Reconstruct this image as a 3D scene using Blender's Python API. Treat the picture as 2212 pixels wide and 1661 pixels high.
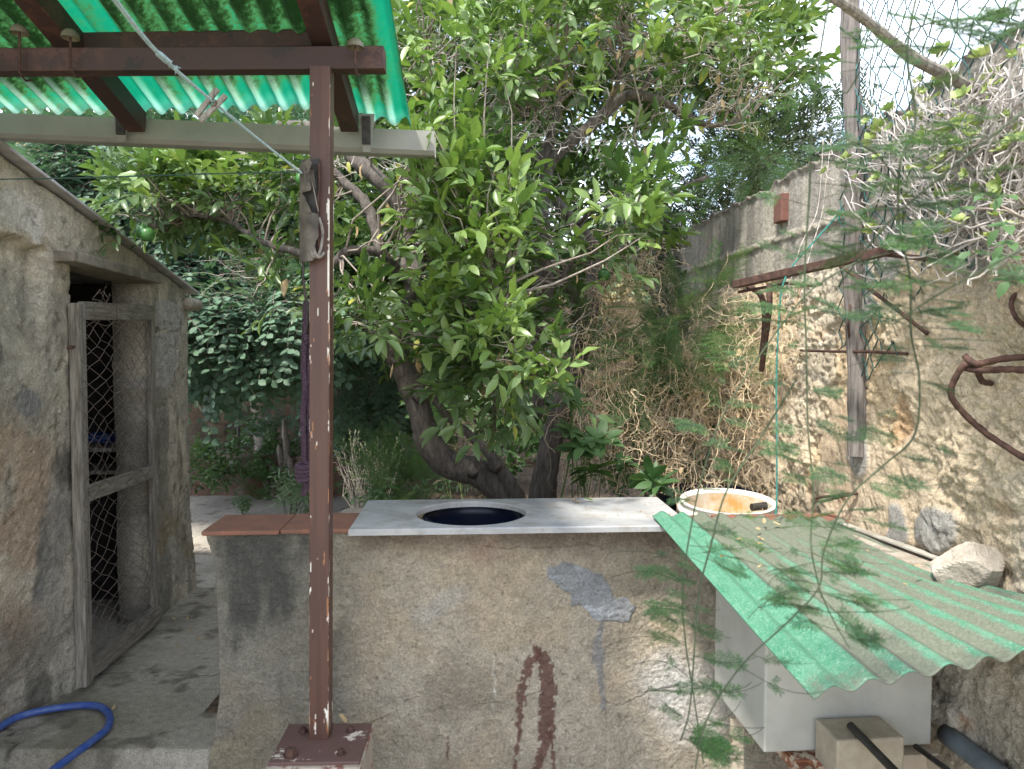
import bpy, math, random
import numpy as np
from mathutils import Vector
random.seed(11)
rng = np.random.default_rng(11)
for o in list(bpy.data.objects): bpy.data.objects.remove(o)
SC = bpy.context.scene
COL = SC.collection
R = math.radians

# ------------------------------------------------------------------ camera, sky, sun, exposure
W, H, F, HOR = 2212.0, 1661.0, 1640.0, 750.0
CZ = 1.6
TH = math.atan((H/2-HOR)/F)
cam_d = bpy.data.cameras.new('camera'); cam = bpy.data.objects.new('camera', cam_d); COL.objects.link(cam)
cam.location = (0, 0, CZ); cam.rotation_euler = (math.pi/2-TH, 0, 0)
cam_d.sensor_width = 36; cam_d.lens = 36*F/W; cam_d.clip_start = 0.05; cam_d.clip_end = 600
cam_d.dof.use_dof = True; cam_d.dof.focus_distance = 3.2; cam_d.dof.aperture_fstop = 6.5
SC.camera = cam

SUNV = Vector((-0.57, -0.80, 1.75)).normalized()     # towards the sun
elev = math.asin(SUNV.z); azi = math.atan2(SUNV.x, SUNV.y)
wd = bpy.data.worlds.new('World'); SC.world = wd; wd.use_nodes = True
nt = wd.node_tree; nt.nodes.clear()
out = nt.nodes.new('ShaderNodeOutputWorld'); bg = nt.nodes.new('ShaderNodeBackground')
sky = nt.nodes.new('ShaderNodeTexSky'); sky.sky_type = 'NISHITA'; sky.sun_disc = False
sky.sun_elevation = elev; sky.sun_rotation = azi; sky.dust_density = 2.0; sky.air_density = 1.0
tc = nt.nodes.new('ShaderNodeTexCoord'); mp = nt.nodes.new('ShaderNodeMapping'); mp.inputs['Scale'].default_value = (1.2, 1.2, 3.0)
nz = nt.nodes.new('ShaderNodeTexNoise'); nz.inputs['Scale'].default_value = 2.4; nz.inputs['Detail'].default_value = 7; nz.inputs['Roughness'].default_value = .58
rp = nt.nodes.new('ShaderNodeValToRGB'); rp.color_ramp.elements[0].position = .36; rp.color_ramp.elements[1].position = .58
mx = nt.nodes.new('ShaderNodeMix'); mx.data_type = 'RGBA'; mx.inputs['B'].default_value = (7.4, 7.9, 9.0, 1)
L = nt.links.new
L(tc.outputs['Generated'], mp.inputs['Vector']); L(mp.outputs[0], nz.inputs['Vector']); L(nz.outputs['Fac'], rp.inputs[0])
L(rp.outputs[0], mx.inputs['Factor']); L(sky.outputs[0], mx.inputs['A']); L(mx.outputs['Result'], bg.inputs[0]); L(bg.outputs[0], out.inputs[0])
bg.inputs[1].default_value = 0.15
sun_d = bpy.data.lights.new('sun', 'SUN'); sun_d.energy = 2.5; sun_d.angle = R(5); sun_d.color = (1, .95, .86)
sun = bpy.data.objects.new('sun', sun_d); COL.objects.link(sun); sun.rotation_euler = SUNV.to_track_quat('Z', 'Y').to_euler(); sun.location = (0, 0, 30)
SC.view_settings.view_transform = 'Standard'; SC.view_settings.look = 'None'; SC.view_settings.gamma = 1
SC.view_settings.exposure = 1.5
try:
    SC.render.engine = 'CYCLES'; SC.cycles.max_bounces = 8; SC.cycles.diffuse_bounces = 5; SC.cycles.transparent_max_bounces = 12
except Exception: pass

# ------------------------------------------------------------------ projection helpers (pixels of the 2212 px wide view -> points in the world)
cT, sT = math.cos(TH), math.sin(TH)
def ray(px, py):
    u = (px-W/2)/F; v = -(py-H/2)/F
    return np.array([u, cT+v*sT, -sT+v*cT])
def at(px, py, d):
    r = ray(px, py); return np.array([0, 0, CZ])+r*(d/r[1])
def atz(px, py, z):
    r = ray(px, py); return np.array([0, 0, CZ])+r*((z-CZ)/r[2])
def hit(px, py, p, n):
    r = ray(px, py); c = np.array([0, 0, CZ]); return c+r*(np.dot(p-c, n)/np.dot(r, n))
def proj(P):
    P = np.asarray(P, float); x = P[..., 0]; y = P[..., 1]; z = P[..., 2]-CZ
    f = y*cT-z*sT; up = y*sT+z*cT
    return W/2+F*x/f, H/2-F*up/f
def pxm(d): return d/F          # metres per view pixel at depth d

# ------------------------------------------------------------------ noise
def _h(ix, iy, seed):
    n = (ix*374761393+iy*668265263+seed*1442695041) & 0xffffffff
    n = ((n ^ (n >> 13))*1274126177) & 0xffffffff
    n = n ^ (n >> 16)
    return (n & 0xffff)/65535.0
def vn(x, y, seed=0):
    x = np.asarray(x, float); y = np.asarray(y, float)
    ix = np.floor(x).astype(np.int64); iy = np.floor(y).astype(np.int64)
    fx = x-ix; fy = y-iy; fx = fx*fx*(3-2*fx); fy = fy*fy*(3-2*fy)
    a = _h(ix, iy, seed); b = _h(ix+1, iy, seed); c = _h(ix, iy+1, seed); d = _h(ix+1, iy+1, seed)
    return (a*(1-fx)+b*fx)*(1-fy)+(c*(1-fx)+d*fx)*fy
def fbm(x, y, sc=1.0, octv=5, seed=0, gain=.5):
    s = 0; a = 1; t = 0; f = sc
    for i in range(octv):
        s = s+a*vn(x*f+i*17.3, y*f-i*9.1, seed+i*7); t += a; a *= gain; f *= 2.03
    return s/t
def worley(x, y, seed=0):
    ix = np.floor(x).astype(np.int64); iy = np.floor(y).astype(np.int64)
    f1 = np.full(np.shape(x), 9.0); f2 = f1.copy(); idv = np.zeros(np.shape(x))
    for dx in (-1, 0, 1):
        for dy in (-1, 0, 1):
            cx = ix+dx; cy = iy+dy
            d = np.hypot(cx+.15+.7*_h(cx, cy, seed)-x, cy+.15+.7*_h(cx, cy, seed+5)-y)
            m = d < f1
            f2 = np.where(m, f1, np.minimum(f2, d)); idv = np.where(m, _h(cx, cy, seed+9), idv); f1 = np.where(m, d, f1)
    return f1, f2, idv
def sst(a, b, x): t = np.clip((x-a)/(b-a), 0, 1); return t*t*(3-2*t)
def inpoly(x, y, poly):
    r = np.zeros(np.shape(x), bool); n = len(poly)
    for i in range(n):
        x1, y1 = poly[i]; x2, y2 = poly[(i+1) % n]
        if y1 == y2: continue
        c = ((y1 > y) != (y2 > y)) & (x < (x2-x1)*(y-y1)/(y2-y1)+x1); r ^= c
    return r
def linemask(x, y, pts):      # pts: (px, py, halfwidth) polyline -> signed closeness, >0 inside
    best = np.full(np.shape(x), -9e9)
    for (x1, y1, w1), (x2, y2, w2) in zip(pts[:-1], pts[1:]):
        dx, dy = x2-x1, y2-y1; t = np.clip(((x-x1)*dx+(y-y1)*dy)/(dx*dx+dy*dy+1e-9), 0, 1)
        best = np.maximum(best, (w1+(w2-w1)*t)-np.hypot(x-x1-t*dx, y-y1-t*dy))
    return best
def lin(r, g=None, b=None):
    if g is None: r, g, b = [int(r[i:i+2], 16) for i in (1, 3, 5)]
    c = np.array([r, g, b], float)/255
    return tuple(np.where(c < .04045, c/12.92, ((c+.055)/1.055)**2.4))
def mixc(a, b, m):
    return a*(1-m[..., None])+np.asarray(b)*m[..., None]

# ------------------------------------------------------------------ materials
class N:
    def __init__(s, name):
        s.m = bpy.data.materials.new(name); s.m.use_nodes = True; s.t = s.m.node_tree; s.t.nodes.clear()
        s.out = s.n('OutputMaterial'); s.b = s.n('BsdfPrincipled'); s.l(s.b.outputs[0], s.out.inputs[0])
        s.pos = None
    def n(s, k, **kw):
        nd = s.t.nodes.new('ShaderNode'+k)
        for a, v in kw.items(): setattr(nd, a, v)
        return nd
    def l(s, a, b): s.t.links.new(a, b)
    def P(s, scale=None):
        if s.pos is None: s.pos = s.n('NewGeometry').outputs['Position']
        if scale is None: return s.pos
        m = s.n('Mapping'); m.inputs['Scale'].default_value = scale; s.l(s.pos, m.inputs['Vector']); return m.outputs[0]
    def noise(s, sc, det=4, rough=.55, vec=None, dist=0):
        n = s.n('TexNoise'); n.inputs['Scale'].default_value = sc; n.inputs['Detail'].default_value = det
        n.inputs['Roughness'].default_value = rough; n.inputs['Distortion'].default_value = dist; s.l(vec or s.P(), n.inputs['Vector']); return n.outputs['Fac']
    def ramp(s, fac, stops):
        r = s.n('ValToRGB'); e = r.color_ramp.elements
        while len(e) < len(stops): e.new(.5)
        for i, (p, c) in enumerate(stops):
            e[i].position = p; e[i].color = (*c, 1) if not np.isscalar(c) else (c, c, c, 1)
        s.l(fac, r.inputs[0]); return r.outputs[0]
    def mix(s, fac, a, b, mode='MIX'):
        m = s.n('Mix', data_type='RGBA', blend_type=mode)
        for sock, v in (('Factor', fac), ('A', a), ('B', b)):
            i = m.inputs[sock]
            if isinstance(v, (int, float)): i.default_value = v if sock == 'Factor' else (v, v, v, 1)
            elif isinstance(v, tuple): i.default_value = (*v, 1)
            else: s.l(v, i)
        return m.outputs['Result']
    def math(s, op, a, b=0.0):
        m = s.n('Math', operation=op)
        for i, v in enumerate((a, b)):
            if isinstance(v, (int, float)): m.inputs[i].default_value = v
            else: s.l(v, m.inputs[i])
        return m.outputs[0]
    def attr(s, name='Col'):
        a = s.n('Attribute'); a.attribute_name = name; return a.outputs['Color']
    def color(s, c):
        if isinstance(c, tuple): s.b.inputs['Base Color'].default_value = (*c, 1)
        else: s.l(c, s.b.inputs['Base Color'])
    def rough(s, r):
        if isinstance(r, (int, float)): s.b.inputs['Roughness'].default_value = r
        else: s.l(r, s.b.inputs['Roughness'])
    def bump(s, h, strength=.5, dist=.01):
        b = s.n('Bump'); b.inputs['Strength'].default_value = strength; b.inputs['Distance'].default_value = dist
        s.l(h, b.inputs['Height']); s.l(b.outputs[0], s.b.inputs['Normal']); return b.outputs[0]

def m_painted(name, fine=120, bumpd=.004, rough=.92, var=.35):
    n = N(name); f = n.noise(fine, 5, .7); g = n.noise(fine*.22, 4, .6)
    c = n.mix(1.0, n.attr(), n.ramp(f, [(.25, 1-var*.9), (.75, 1+var*.75)]), 'MULTIPLY')
    c = n.mix(1.0, c, n.ramp(g, [(.3, 1-var*.45), (.7, 1.0+var*.35)]), 'MULTIPLY')
    n.color(c); n.rough(rough); n.b.inputs['Specular IOR Level'].default_value = .25
    h = n.noise(fine*3.2, 3, .7); c = n.mix(1.0, c, n.ramp(h, [(.30, 1-var*.8), (.66, 1.0+var*.6)]), 'MULTIPLY'); n.color(c)
    n.bump(n.math('ADD', n.math('MULTIPLY', h, .5), n.math('ADD', f, n.math('MULTIPLY', g, 1.5))), 1.0, bumpd); return n.m
def m_simple(name, a, b=None, sc=20, rough=.7, bump=.3, bd=.003, metal=0, stretch=None, lo=.35, hi=.65, spec=.4):
    n = N(name); b = b or tuple(x*.6 for x in a); v = n.P(stretch) if stretch else None
    f = n.noise(sc, 6, .65, v)
    n.color(n.ramp(f, [(lo, a), (hi, b)])); n.rough(rough); n.b.inputs['Metallic'].default_value = metal
    n.b.inputs['Specular IOR Level'].default_value = spec
    n.bump(n.noise(sc*2.5, 5, .7, v), bump, bd); return n.m

M = {}
M['plaster'] = m_painted('rough_plaster', 95, .010, .95, .42)
M['rubble'] = m_painted('rubble_wall', 75, .012, .95, .40)
M['patio'] = m_painted('worn_concrete', 130, .007, .85, .46)
M['sheetp'] = m_painted('dusty_fibreglass', 150, .002, .6, .35)
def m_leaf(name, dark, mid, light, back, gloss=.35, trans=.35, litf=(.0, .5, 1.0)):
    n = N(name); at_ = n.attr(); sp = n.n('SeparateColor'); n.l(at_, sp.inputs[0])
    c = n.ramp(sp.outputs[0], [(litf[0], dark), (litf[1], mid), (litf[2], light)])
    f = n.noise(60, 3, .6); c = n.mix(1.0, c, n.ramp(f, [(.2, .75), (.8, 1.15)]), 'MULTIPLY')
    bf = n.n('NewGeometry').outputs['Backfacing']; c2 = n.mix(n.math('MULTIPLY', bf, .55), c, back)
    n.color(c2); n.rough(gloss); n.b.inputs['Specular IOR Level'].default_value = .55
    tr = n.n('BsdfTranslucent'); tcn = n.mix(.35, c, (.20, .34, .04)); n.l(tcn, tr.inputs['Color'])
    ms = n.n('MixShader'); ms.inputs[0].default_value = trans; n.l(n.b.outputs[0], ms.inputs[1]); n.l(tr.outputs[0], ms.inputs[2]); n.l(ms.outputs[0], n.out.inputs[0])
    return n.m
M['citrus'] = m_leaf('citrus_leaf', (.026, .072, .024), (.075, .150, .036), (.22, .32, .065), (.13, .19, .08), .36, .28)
M['citrus_lt'] = m_leaf('young_citrus_leaf', (.06, .14, .028), (.135, .245, .045), (.28, .38, .08), (.18, .26, .09), .36, .30)
M['carob'] = m_leaf('carob_leaf', (.03, .085, .055), (.065, .16, .10), (.12, .24, .13), (.12, .19, .12), .6, .2)
M['olive'] = m_leaf('olive_leaf', (.018, .045, .022), (.045, .085, .04), (.13, .19, .09), (.17, .20, .15), .45, .2)
M['fern'] = m_leaf('asparagus_fern_leaf', (.02, .070, .030), (.04, .125, .045), (.10, .24, .05), (.08, .2, .05), .6, .35)
M['shrub'] = m_leaf('shrub_leaf', (.02, .06, .02), (.05, .13, .035), (.12, .24, .06), (.1, .18, .07), .5, .3)
M['scrub'] = m_leaf('pale_scrub_leaf', (.10, .18, .08), (.19, .30, .15), (.32, .42, .22), (.25, .32, .2), .6, .35)
M['succ'] = m_leaf('succulent_leaf', (.12, .2, .05), (.22, .33, .08), (.42, .5, .16), (.25, .3, .1), .5, .2)
M['dry'] = m_leaf('dry_leaf', (.20, .11, .045), (.42, .27, .12), (.62, .47, .28), (.5, .38, .22), .8, .2)
M['yellow'] = m_leaf('yellowing_leaf', (.28, .32, .04), (.42, .40, .06), (.55, .50, .12), (.4, .42, .1), .5, .3)
M['bark'] = m_simple('citrus_bark', (.070, .058, .049), (.165, .145, .125), 30, .9, .9, .012, stretch=(1.6, 1.6, .35))
M['bark2'] = m_simple('grey_bark', (.16, .13, .11), (.30, .26, .22), 30, .9, .8, .008)
M['twig'] = m_simple('twig_bark', (.17, .135, .11), (.38, .33, .28), 40, .9, .4, .002)
M['gtwig'] = m_simple('green_twig', (.05, .10, .02), (.14, .16, .06), 40, .7, .3, .002)
M['darkstem'] = m_simple('dark_green_stem', (.03, .05, .025), (.07, .09, .045), 40, .7, .3, .001)
M['deadtwig'] = m_simple('dead_twig', (.34, .29, .25), (.58, .52, .47), 30, .9, .3, .002)
M['dryvine'] = m_simple('dry_vine', (.40, .28, .16), (.80, .66, .45), 16, .85, .2, .001)
M['stem'] = m_simple('succulent_stem', (.27, .24, .215), (.56, .52, .49), 14, .9, .5, .003)
M['marble'] = None; M['wood'] = m_simple('weathered_wood', (.12, .105, .085), (.32, .29, .245), 22, .9, .8, .004, stretch=(3, 3, .25))
M['woodh'] = m_simple('weathered_plank', (.12, .105, .085), (.30, .27, .225), 26, .9, .8, .004, stretch=(3, .3, 3))
M['rust'] = m_simple('rusty_steel', (.042, .024, .019), (.115, .062, .046), 45, .85, .6, .002, metal=.2)
M['rustwire'] = m_simple('rusty_wire', (.10, .075, .06), (.24, .19, .16), 60, .8, .4, .001, metal=.3)
M['greenwire'] = m_simple('green_coated_wire', (.006, .032, .030), (.03, .12, .105), 14, .5, .2, .001)
M['dark'] = m_simple('dark_soil', (.035, .026, .018), (.09, .065, .045), 12, .95, .8, .02)
M['soil'] = m_simple('leaf_litter_soil', (.06, .042, .028), (.20, .14, .09), 30, .95, .9, .02)
M['navy'] = m_simple('navy_plastic', (.005, .008, .024), (.012, .017, .042), 6, .3, .1, .002)
M['hose'] = m_simple('blue_hose', (.018, .055, .25), (.075, .12, .30), 22, .38, .15, .001)
M['white_pl'] = m_simple('off_white_plastic', (.72, .70, .63), (.55, .51, .42), 7, .45, .2, .002, lo=.45, hi=.8)
M['rustin'] = m_simple('rust_stained_plastic', (.60, .56, .46), (.48, .27, .08), 6, .6, .3, .002, lo=.42, hi=.62)
M['gutter'] = m_simple('grey_pvc_gutter', (.27, .265, .235), (.18, .18, .155), 5, .55, .15, .002, lo=.4, hi=.85)
M['greypipe'] = m_simple('grey_pvc_pipe', (.16, .19, .21), (.10, .12, .13), 9, .5, .15, .002)
def m_tank():
    n = N('grimy_white_tank_paint'); f = n.noise(5, 6, .65); st = n.noise(22, 5, .7, n.P((1, 1, .10))); c = n.ramp(f, [(.35, (.46, .455, .41)), (.7, (.35, .345, .30))])
    c = n.mix(n.ramp(st, [(.58, 0.), (.80, .35)]), c, (.22, .21, .17)); c = n.mix(n.ramp(n.noise(70, 5, .8), [(.68, 0.), (.72, .8)]), c, (.10, .09, .07)); n.color(c); n.rough(.7); n.bump(f, .3, .004); return n.m
M['box_'] = m_simple('white_tank_paint', (.44, .44, .395), (.35, .35, .305), 5, .7, .2, .002, lo=.4, hi=.9)
M['block'] = m_simple('pale_block', (.40, .35, .26), (.28, .24, .18), 14, .9, .6, .003)
M['terra'] = m_simple('terracotta_tile', (.25, .11, .07), (.17, .085, .058), 11, .8, .6, .004)
M['blackpipe'] = m_simple('black_bar', (.018, .016, .014), (.05, .045, .04), 30, .6, .4, .002)
M['ropeteal'] = m_simple('teal_rope', (.02, .15, .13), (.07, .30, .26), 120, .8, .6, .002)
M['ropeblue'] = m_simple('pale_blue_rope', (.22, .32, .33), (.42, .52, .52), 150, .9, .7, .002)
M['ropedark'] = m_simple('dark_green_line', (.02, .05, .04), (.05, .10, .08), 80, .8, .3, .001)
M['ropepurple'] = m_simple('purple_rope', (.035, .018, .032), (.10, .062, .088), 130, .9, .8, .003)
M['cable'] = m_simple('grey_cable', (.10, .085, .075), (.26, .23, .20), 40, .8, .5, .002)
M['pvcbrown'] = m_simple('weathered_conduit', (.05, .042, .036), (.15, .13, .105), 12, .85, .6, .004)
M['brick'] = m_simple('red_clay_brick', (.19, .085, .065), (.13, .065, .05), 30, .9, .6, .004)
M['lintel'] = m_simple('old_concrete_slab', (.34, .30, .24), (.15, .13, .105), 9, .95, .9, .012)
M['woodpost'] = m_simple('grey_fence_post_wood', (.09, .078, .070), (.25, .22, .20), 26, .9, .9, .006, stretch=(3, 3, .2))
M['stone'] = m_simple('pale_limestone', (.26, .22, .17), (.46, .41, .34), 9, .92, .9, .02)
M['roofedge'] = m_simple('fibre_cement', (.44, .42, .41), (.30, .28, .28), 10, .9, .5, .003)
M['cream'] = m_simple('cream_cap', (.20, .18, .12), (.10, .09, .065), 10, .6, .3, .002)
M['hill'] = m_simple('dry_hillside', (.42, .30, .13), (.18, .22, .08), .35, .95, .4, .05)
M['offwhite'] = m_simple('off_white_board', (.42, .40, .35), (.26, .235, .19), 10, .8, .3, .002)
M['inner'] = m_simple('inner_plaster', (.042, .037, .032), (.022, .02, .018), 8, .95, .5, .005)

def m_redpaint(name, base, chip, thr=.70, sc=16, edge=(.20, .07, .03)):
    n = N(name); f = n.noise(sc, 9, .75); g = n.noise(4, 4, .6)
    c = n.ramp(g, [(.3, base), (.7, tuple(x*.72 for x in base))])
    c = n.mix(n.ramp(f, [(thr, 0.), (thr+.012, 1.)]), c, chip)
    ed = n.ramp(n.noise(sc*2.6, 8, .75), [(thr-.07, 0.), (thr-.06, 1.)]); c = n.mix(n.math('MULTIPLY', ed, n.ramp(n.noise(1.7, 2, .5), [(.55, 0.), (.6, 1.)])), c, edge)
    n.color(c); n.rough(.6); n.bump(f, .3, .002); return n.m
M['redpaint'] = m_redpaint('oxide_red_painted_steel', (.100, .038, .026), (.72, .68, .60), .735, 20)
M['redbeam'] = m_redpaint('dirty_oxide_red_steel', (.048, .022, .018), (.020, .013, .011), .58, 7, (.075, .032, .022))
M['plate'] = m_redpaint('flaking_red_plate', (.12, .066, .055), (.52, .46, .38), .585, 15, (.06, .03, .02))
M['pedestal'] = m_redpaint('flaking_concrete_paint', (.42, .36, .29), (.19, .08, .06), .52, 9)
M['whiterust'] = m_redpaint('rusty_white_steel', (.50, .42, .32), (.11, .035, .018), .56, 14)

def m_marble():
    n = N('white_marble'); f = n.noise(2.2, 8, .62, dist=1.2); g = n.noise(9, 7, .7); h = n.noise(.9, 3, .5)
    c = n.ramp(f, [(.30, (.22, .23, .245)), (.48, (.37, .37, .365)), (.72, (.47, .46, .44))])
    c = n.mix(n.ramp(g, [(.50, 0.), (.66, .7)]), c, (.22, .195, .155))
    c = n.mix(n.ramp(n.noise(48, 4, .6), [(.66, 0.), (.72, .7)]), c, (.14, .11, .08))
    n.color(c); n.rough(n.ramp(g, [(.3, .38), (.7, .6)])); n.bump(g, .15, .002); return n.m
M['marble'] = m_marble()
def m_post():
    n = N('chipped_oxide_paint'); n.color(n.attr()); n.rough(.48); n.bump(n.noise(130, 4, .6), .15, .001); return n.m
M['postpaint'] = m_post()
def m_canopy():
    n = N('mossy_green_fibreglass'); a = n.attr(); sp = n.n('SeparateColor'); n.l(a, sp.inputs[0])
    f = n.noise(55, 9, .9); g = n.noise(5, 4, .6); k = n.math('ADD', n.math('MULTIPLY', f, 1.0), n.math('ADD', n.math('MULTIPLY', n.noise(3.2, 5, .6), .55), -.14))
    k = n.math('ADD', k, n.math('MULTIPLY', n.math('SUBTRACT', sp.outputs[0], .5), .38))
    clean = (.045, .40, .29); moss = (.20, .35, .19)
    c = n.ramp(k, [(.44, clean), (.55, (.12, .42, .28)), (.60, moss), (.74, (.06, .115, .055))])
    c = n.mix(n.math('MULTIPLY', sp.outputs[1], .7), c, (.70, .85, .78))
    n.color(n.mix(.5, c, (.08, .12, .09))); n.rough(.45)
    tr = n.n('BsdfTranslucent'); n.l(c, tr.inputs['Color'])
    ms = n.n('MixShader'); ms.inputs[0].default_value = .82; n.l(n.b.outputs[0], ms.inputs[1]); n.l(tr.outputs[0], ms.inputs[2]); n.l(ms.outputs[0], n.out.inputs[0]); n.bump(f, .5, .003)
    return n.m
M['canopy'] = m_canopy()
def m_lowsheet():
    n = N('dusty_green_fibreglass'); a = n.attr(); sp = n.n('SeparateColor'); n.l(a, sp.inputs[0])
    fib = n.ramp(n.math('ABSOLUTE', n.math('SUBTRACT', n.noise(48, 3, .6, dist=3.5), .5)), [(.010, 1.), (.022, 0.)])
    green = n.ramp(n.noise(11, 5, .6), [(.3, (.030, .185, .10)), (.7, (.085, .27, .165))])
    green = n.mix(n.math('MULTIPLY', fib, .7), green, (.42, .56, .46))
    dust = n.ramp(n.noise(130, 6, .8), [(.3, (.085, .085, .062)), (.5, (.165, .168, .125)), (.72, (.26, .28, .20))])
    k = n.math('ADD', sp.outputs[0], n.math('MULTIPLY', n.math('SUBTRACT', n.noise(55, 6, .8), .5), 1.5))
    c = n.mix(n.ramp(k, [(.28, 0.), (.70, .92)]), green, dust)
    c = n.mix(n.math('MULTIPLY', sp.outputs[1], .75), c, n.ramp(n.noise(160, 4, .8), [(.35, (.06, .055, .052)), (.65, (.17, .165, .16))]))  # G channel: ridge shade mixed into the colour as a dark grey band
    n.color(c); n.rough(.62)
    tr = n.n('BsdfTranslucent'); n.l(n.mix(.5, c, (.05, .3, .15)), tr.inputs['Color'])
    ms = n.n('MixShader'); ms.inputs[0].default_value = .12; n.l(n.b.outputs[0], ms.inputs[1]); n.l(tr.outputs[0], ms.inputs[2]); n.l(ms.outputs[0], n.out.inputs[0]); n.bump(n.noise(140, 6, .8), .7, .003)
    return n.m
M['lowsheet'] = m_lowsheet()
def m_fruit():
    n = N('unripe_citrus_skin'); n.color(n.ramp(n.noise(14, 3), [(.3, (.035, .12, .03)), (.7, (.07, .19, .04))])); n.rough(.38); n.bump(n.noise(260, 2), .5, .001); return n.m
M['fruit'] = m_fruit()

# ------------------------------------------------------------------ mesh builders
class MB:
    def __init__(s): s.v = []; s.f = []; s.mi = []; s.nv = 0; s.col = None
    def add(s, v, f, mi=0):
        v = np.asarray(v, float).reshape(-1, 3); s.v.append(v)
        s.f += [tuple(int(i)+s.nv for i in q) for q in f]; s.mi += [mi]*len(f); s.nv += len(v); return s
    def box(s, c, ax, ay, az, mi=0):          # centre and three half-axis vectors, small chamfer left to bevel()
        c = np.asarray(c, float); ax, ay, az = (np.asarray(a, float) for a in (ax, ay, az))
        v = [c+i*ax+j*ay+k*az for k in (-1, 1) for j in (-1, 1) for i in (-1, 1)]
        return s.add(v, [(0, 2, 3, 1), (4, 5, 7, 6), (0, 1, 5, 4), (1, 3, 7, 5), (3, 2, 6, 7), (2, 0, 4, 6)], mi)
    def aabox(s, lo, hi, mi=0):
        lo = np.asarray(lo, float); hi = np.asarray(hi, float); c = (lo+hi)/2; h = (hi-lo)/2
        return s.box(c, (h[0], 0, 0), (0, h[1], 0), (0, 0, h[2]), mi)
    def beam(s, a, b, w, h, up=(0, 0, 1), mi=0):
        a = np.asarray(a, float); b = np.asarray(b, float); d = (b-a); L_ = np.linalg.norm(d); d /= L_
        side = np.cross(d, up); side /= np.linalg.norm(side); u = np.cross(side, d)
        return s.box((a+b)/2, side*w/2, d*L_/2, u*h/2, mi)
    def tube(s, pts, r, n=8, mi=0, caps=True, wob=0):
        pts = np.asarray(pts, float); k = len(pts); r = np.broadcast_to(np.asarray(r, float), (k,))
        t = np.gradient(pts, axis=0); t /= np.linalg.norm(t, axis=1)[:, None]+1e-12
        ref = np.array([0, 0, 1.0]) if abs(t[0][2]) < .9 else np.array([1.0, 0, 0])
        u = np.cross(t[0], ref); u /= np.linalg.norm(u); us = []
        for i in range(k):
            u = u-np.dot(u, t[i])*t[i]; u /= np.linalg.norm(u)+1e-12; us.append(u)
        us = np.array(us); vs = np.cross(t, us)
        a = np.arange(n)*2*math.pi/n
        rr = r[:, None]*np.ones(n)
        if wob: rr = rr*(1+wob*(rng.random((k, n))-.5))
        V = pts[:, None, :]+rr[..., None]*(np.cos(a)[None, :, None]*us[:, None, :]+np.sin(a)[None, :, None]*vs[:, None, :])
        f = []
        for i in range(k-1):
            for j in range(n):
                j2 = (j+1) % n; f.append((i*n+j, i*n+j2, (i+1)*n+j2, (i+1)*n+j))
        if caps: f.append(tuple(range(n-1, -1, -1))); f.append(tuple((k-1)*n+j for j in range(n)))
        return s.add(V, f, mi)
    def grid(s, P, mi=0, flip=False):          # P (a, b, 3)
        a, b = P.shape[:2]; i = np.arange(a-1)[:, None]*b+np.arange(b-1)[None, :]
        q = np.stack([i, i+1, i+b+1, i+b], -1).reshape(-1, 4)
        if flip: q = q[:, ::-1]
        return s.add(P, q.tolist(), mi)
    def slab(s, P, off, mi=0, flip=False):     # a gridded front with plain back and rim
        a, b = P.shape[:2]; off = np.asarray(off, float); base = s.nv; s.grid(P, mi, flip)
        per = [(0, j) for j in range(b)]+[(i, b-1) for i in range(1, a)]+[(a-1, j) for j in range(b-2, -1, -1)]+[(i, 0) for i in range(a-2, 0, -1)]
        fi = [i*b+j+base for i, j in per]; bv = np.array([P[i, j] for i, j in per])+off
        n = len(per); st = s.nv; s.v.append(bv); s.nv += n
        for k in range(n):
            k2 = (k+1) % n; q = (fi[k], st+k, st+k2, fi[k2])
            s.f.append(q[::-1] if flip else q); s.mi.append(mi)
        q = tuple(st+k for k in range(n)); s.f.append(q[::-1] if not flip else q); s.mi.append(mi); return s
    def shell(s, P, off, mi=0):                # a gridded sheet with a gridded underside and a rim
        a, b = P.shape[:2]; b0 = s.nv; s.grid(P, mi); b1 = s.nv; s.grid(P+np.asarray(off, float), mi, True)
        per = [(0, j) for j in range(b)]+[(i, b-1) for i in range(1, a)]+[(a-1, j) for j in range(b-2, -1, -1)]+[(i, 0) for i in range(a-2, 0, -1)]
        q = [i*b+j for i, j in per]
        for k in range(len(q)): k2 = (k+1) % len(q); s.f.append((b0+q[k], b1+q[k], b1+q[k2], b0+q[k2])); s.mi.append(mi)
        return s
    def lathe(s, c, prof, n=32, mi=0, tilt=None):
        c = np.asarray(c, float); a = np.arange(n)*2*math.pi/n; rows = []
        for r, z in prof: rows.append(np.stack([r*np.cos(a), r*np.sin(a), np.full(n, z)], -1))
        V = np.array(rows)
        if tilt is not None:
            ct, st = math.cos(tilt), math.sin(tilt); y = V[..., 1]*ct-V[..., 2]*st; z = V[..., 1]*st+V[..., 2]*ct; V[..., 1] = y; V[..., 2] = z
        k = len(prof); f = []
        for i in range(k-1):
            for j in range(n): j2 = (j+1) % n; f.append((i*n+j, i*n+j2, (i+1)*n+j2, (i+1)*n+j))
        return s.add(V+c, f, mi)
    def arrays(s): return np.concatenate(s.v), s.f, s.mi

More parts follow.
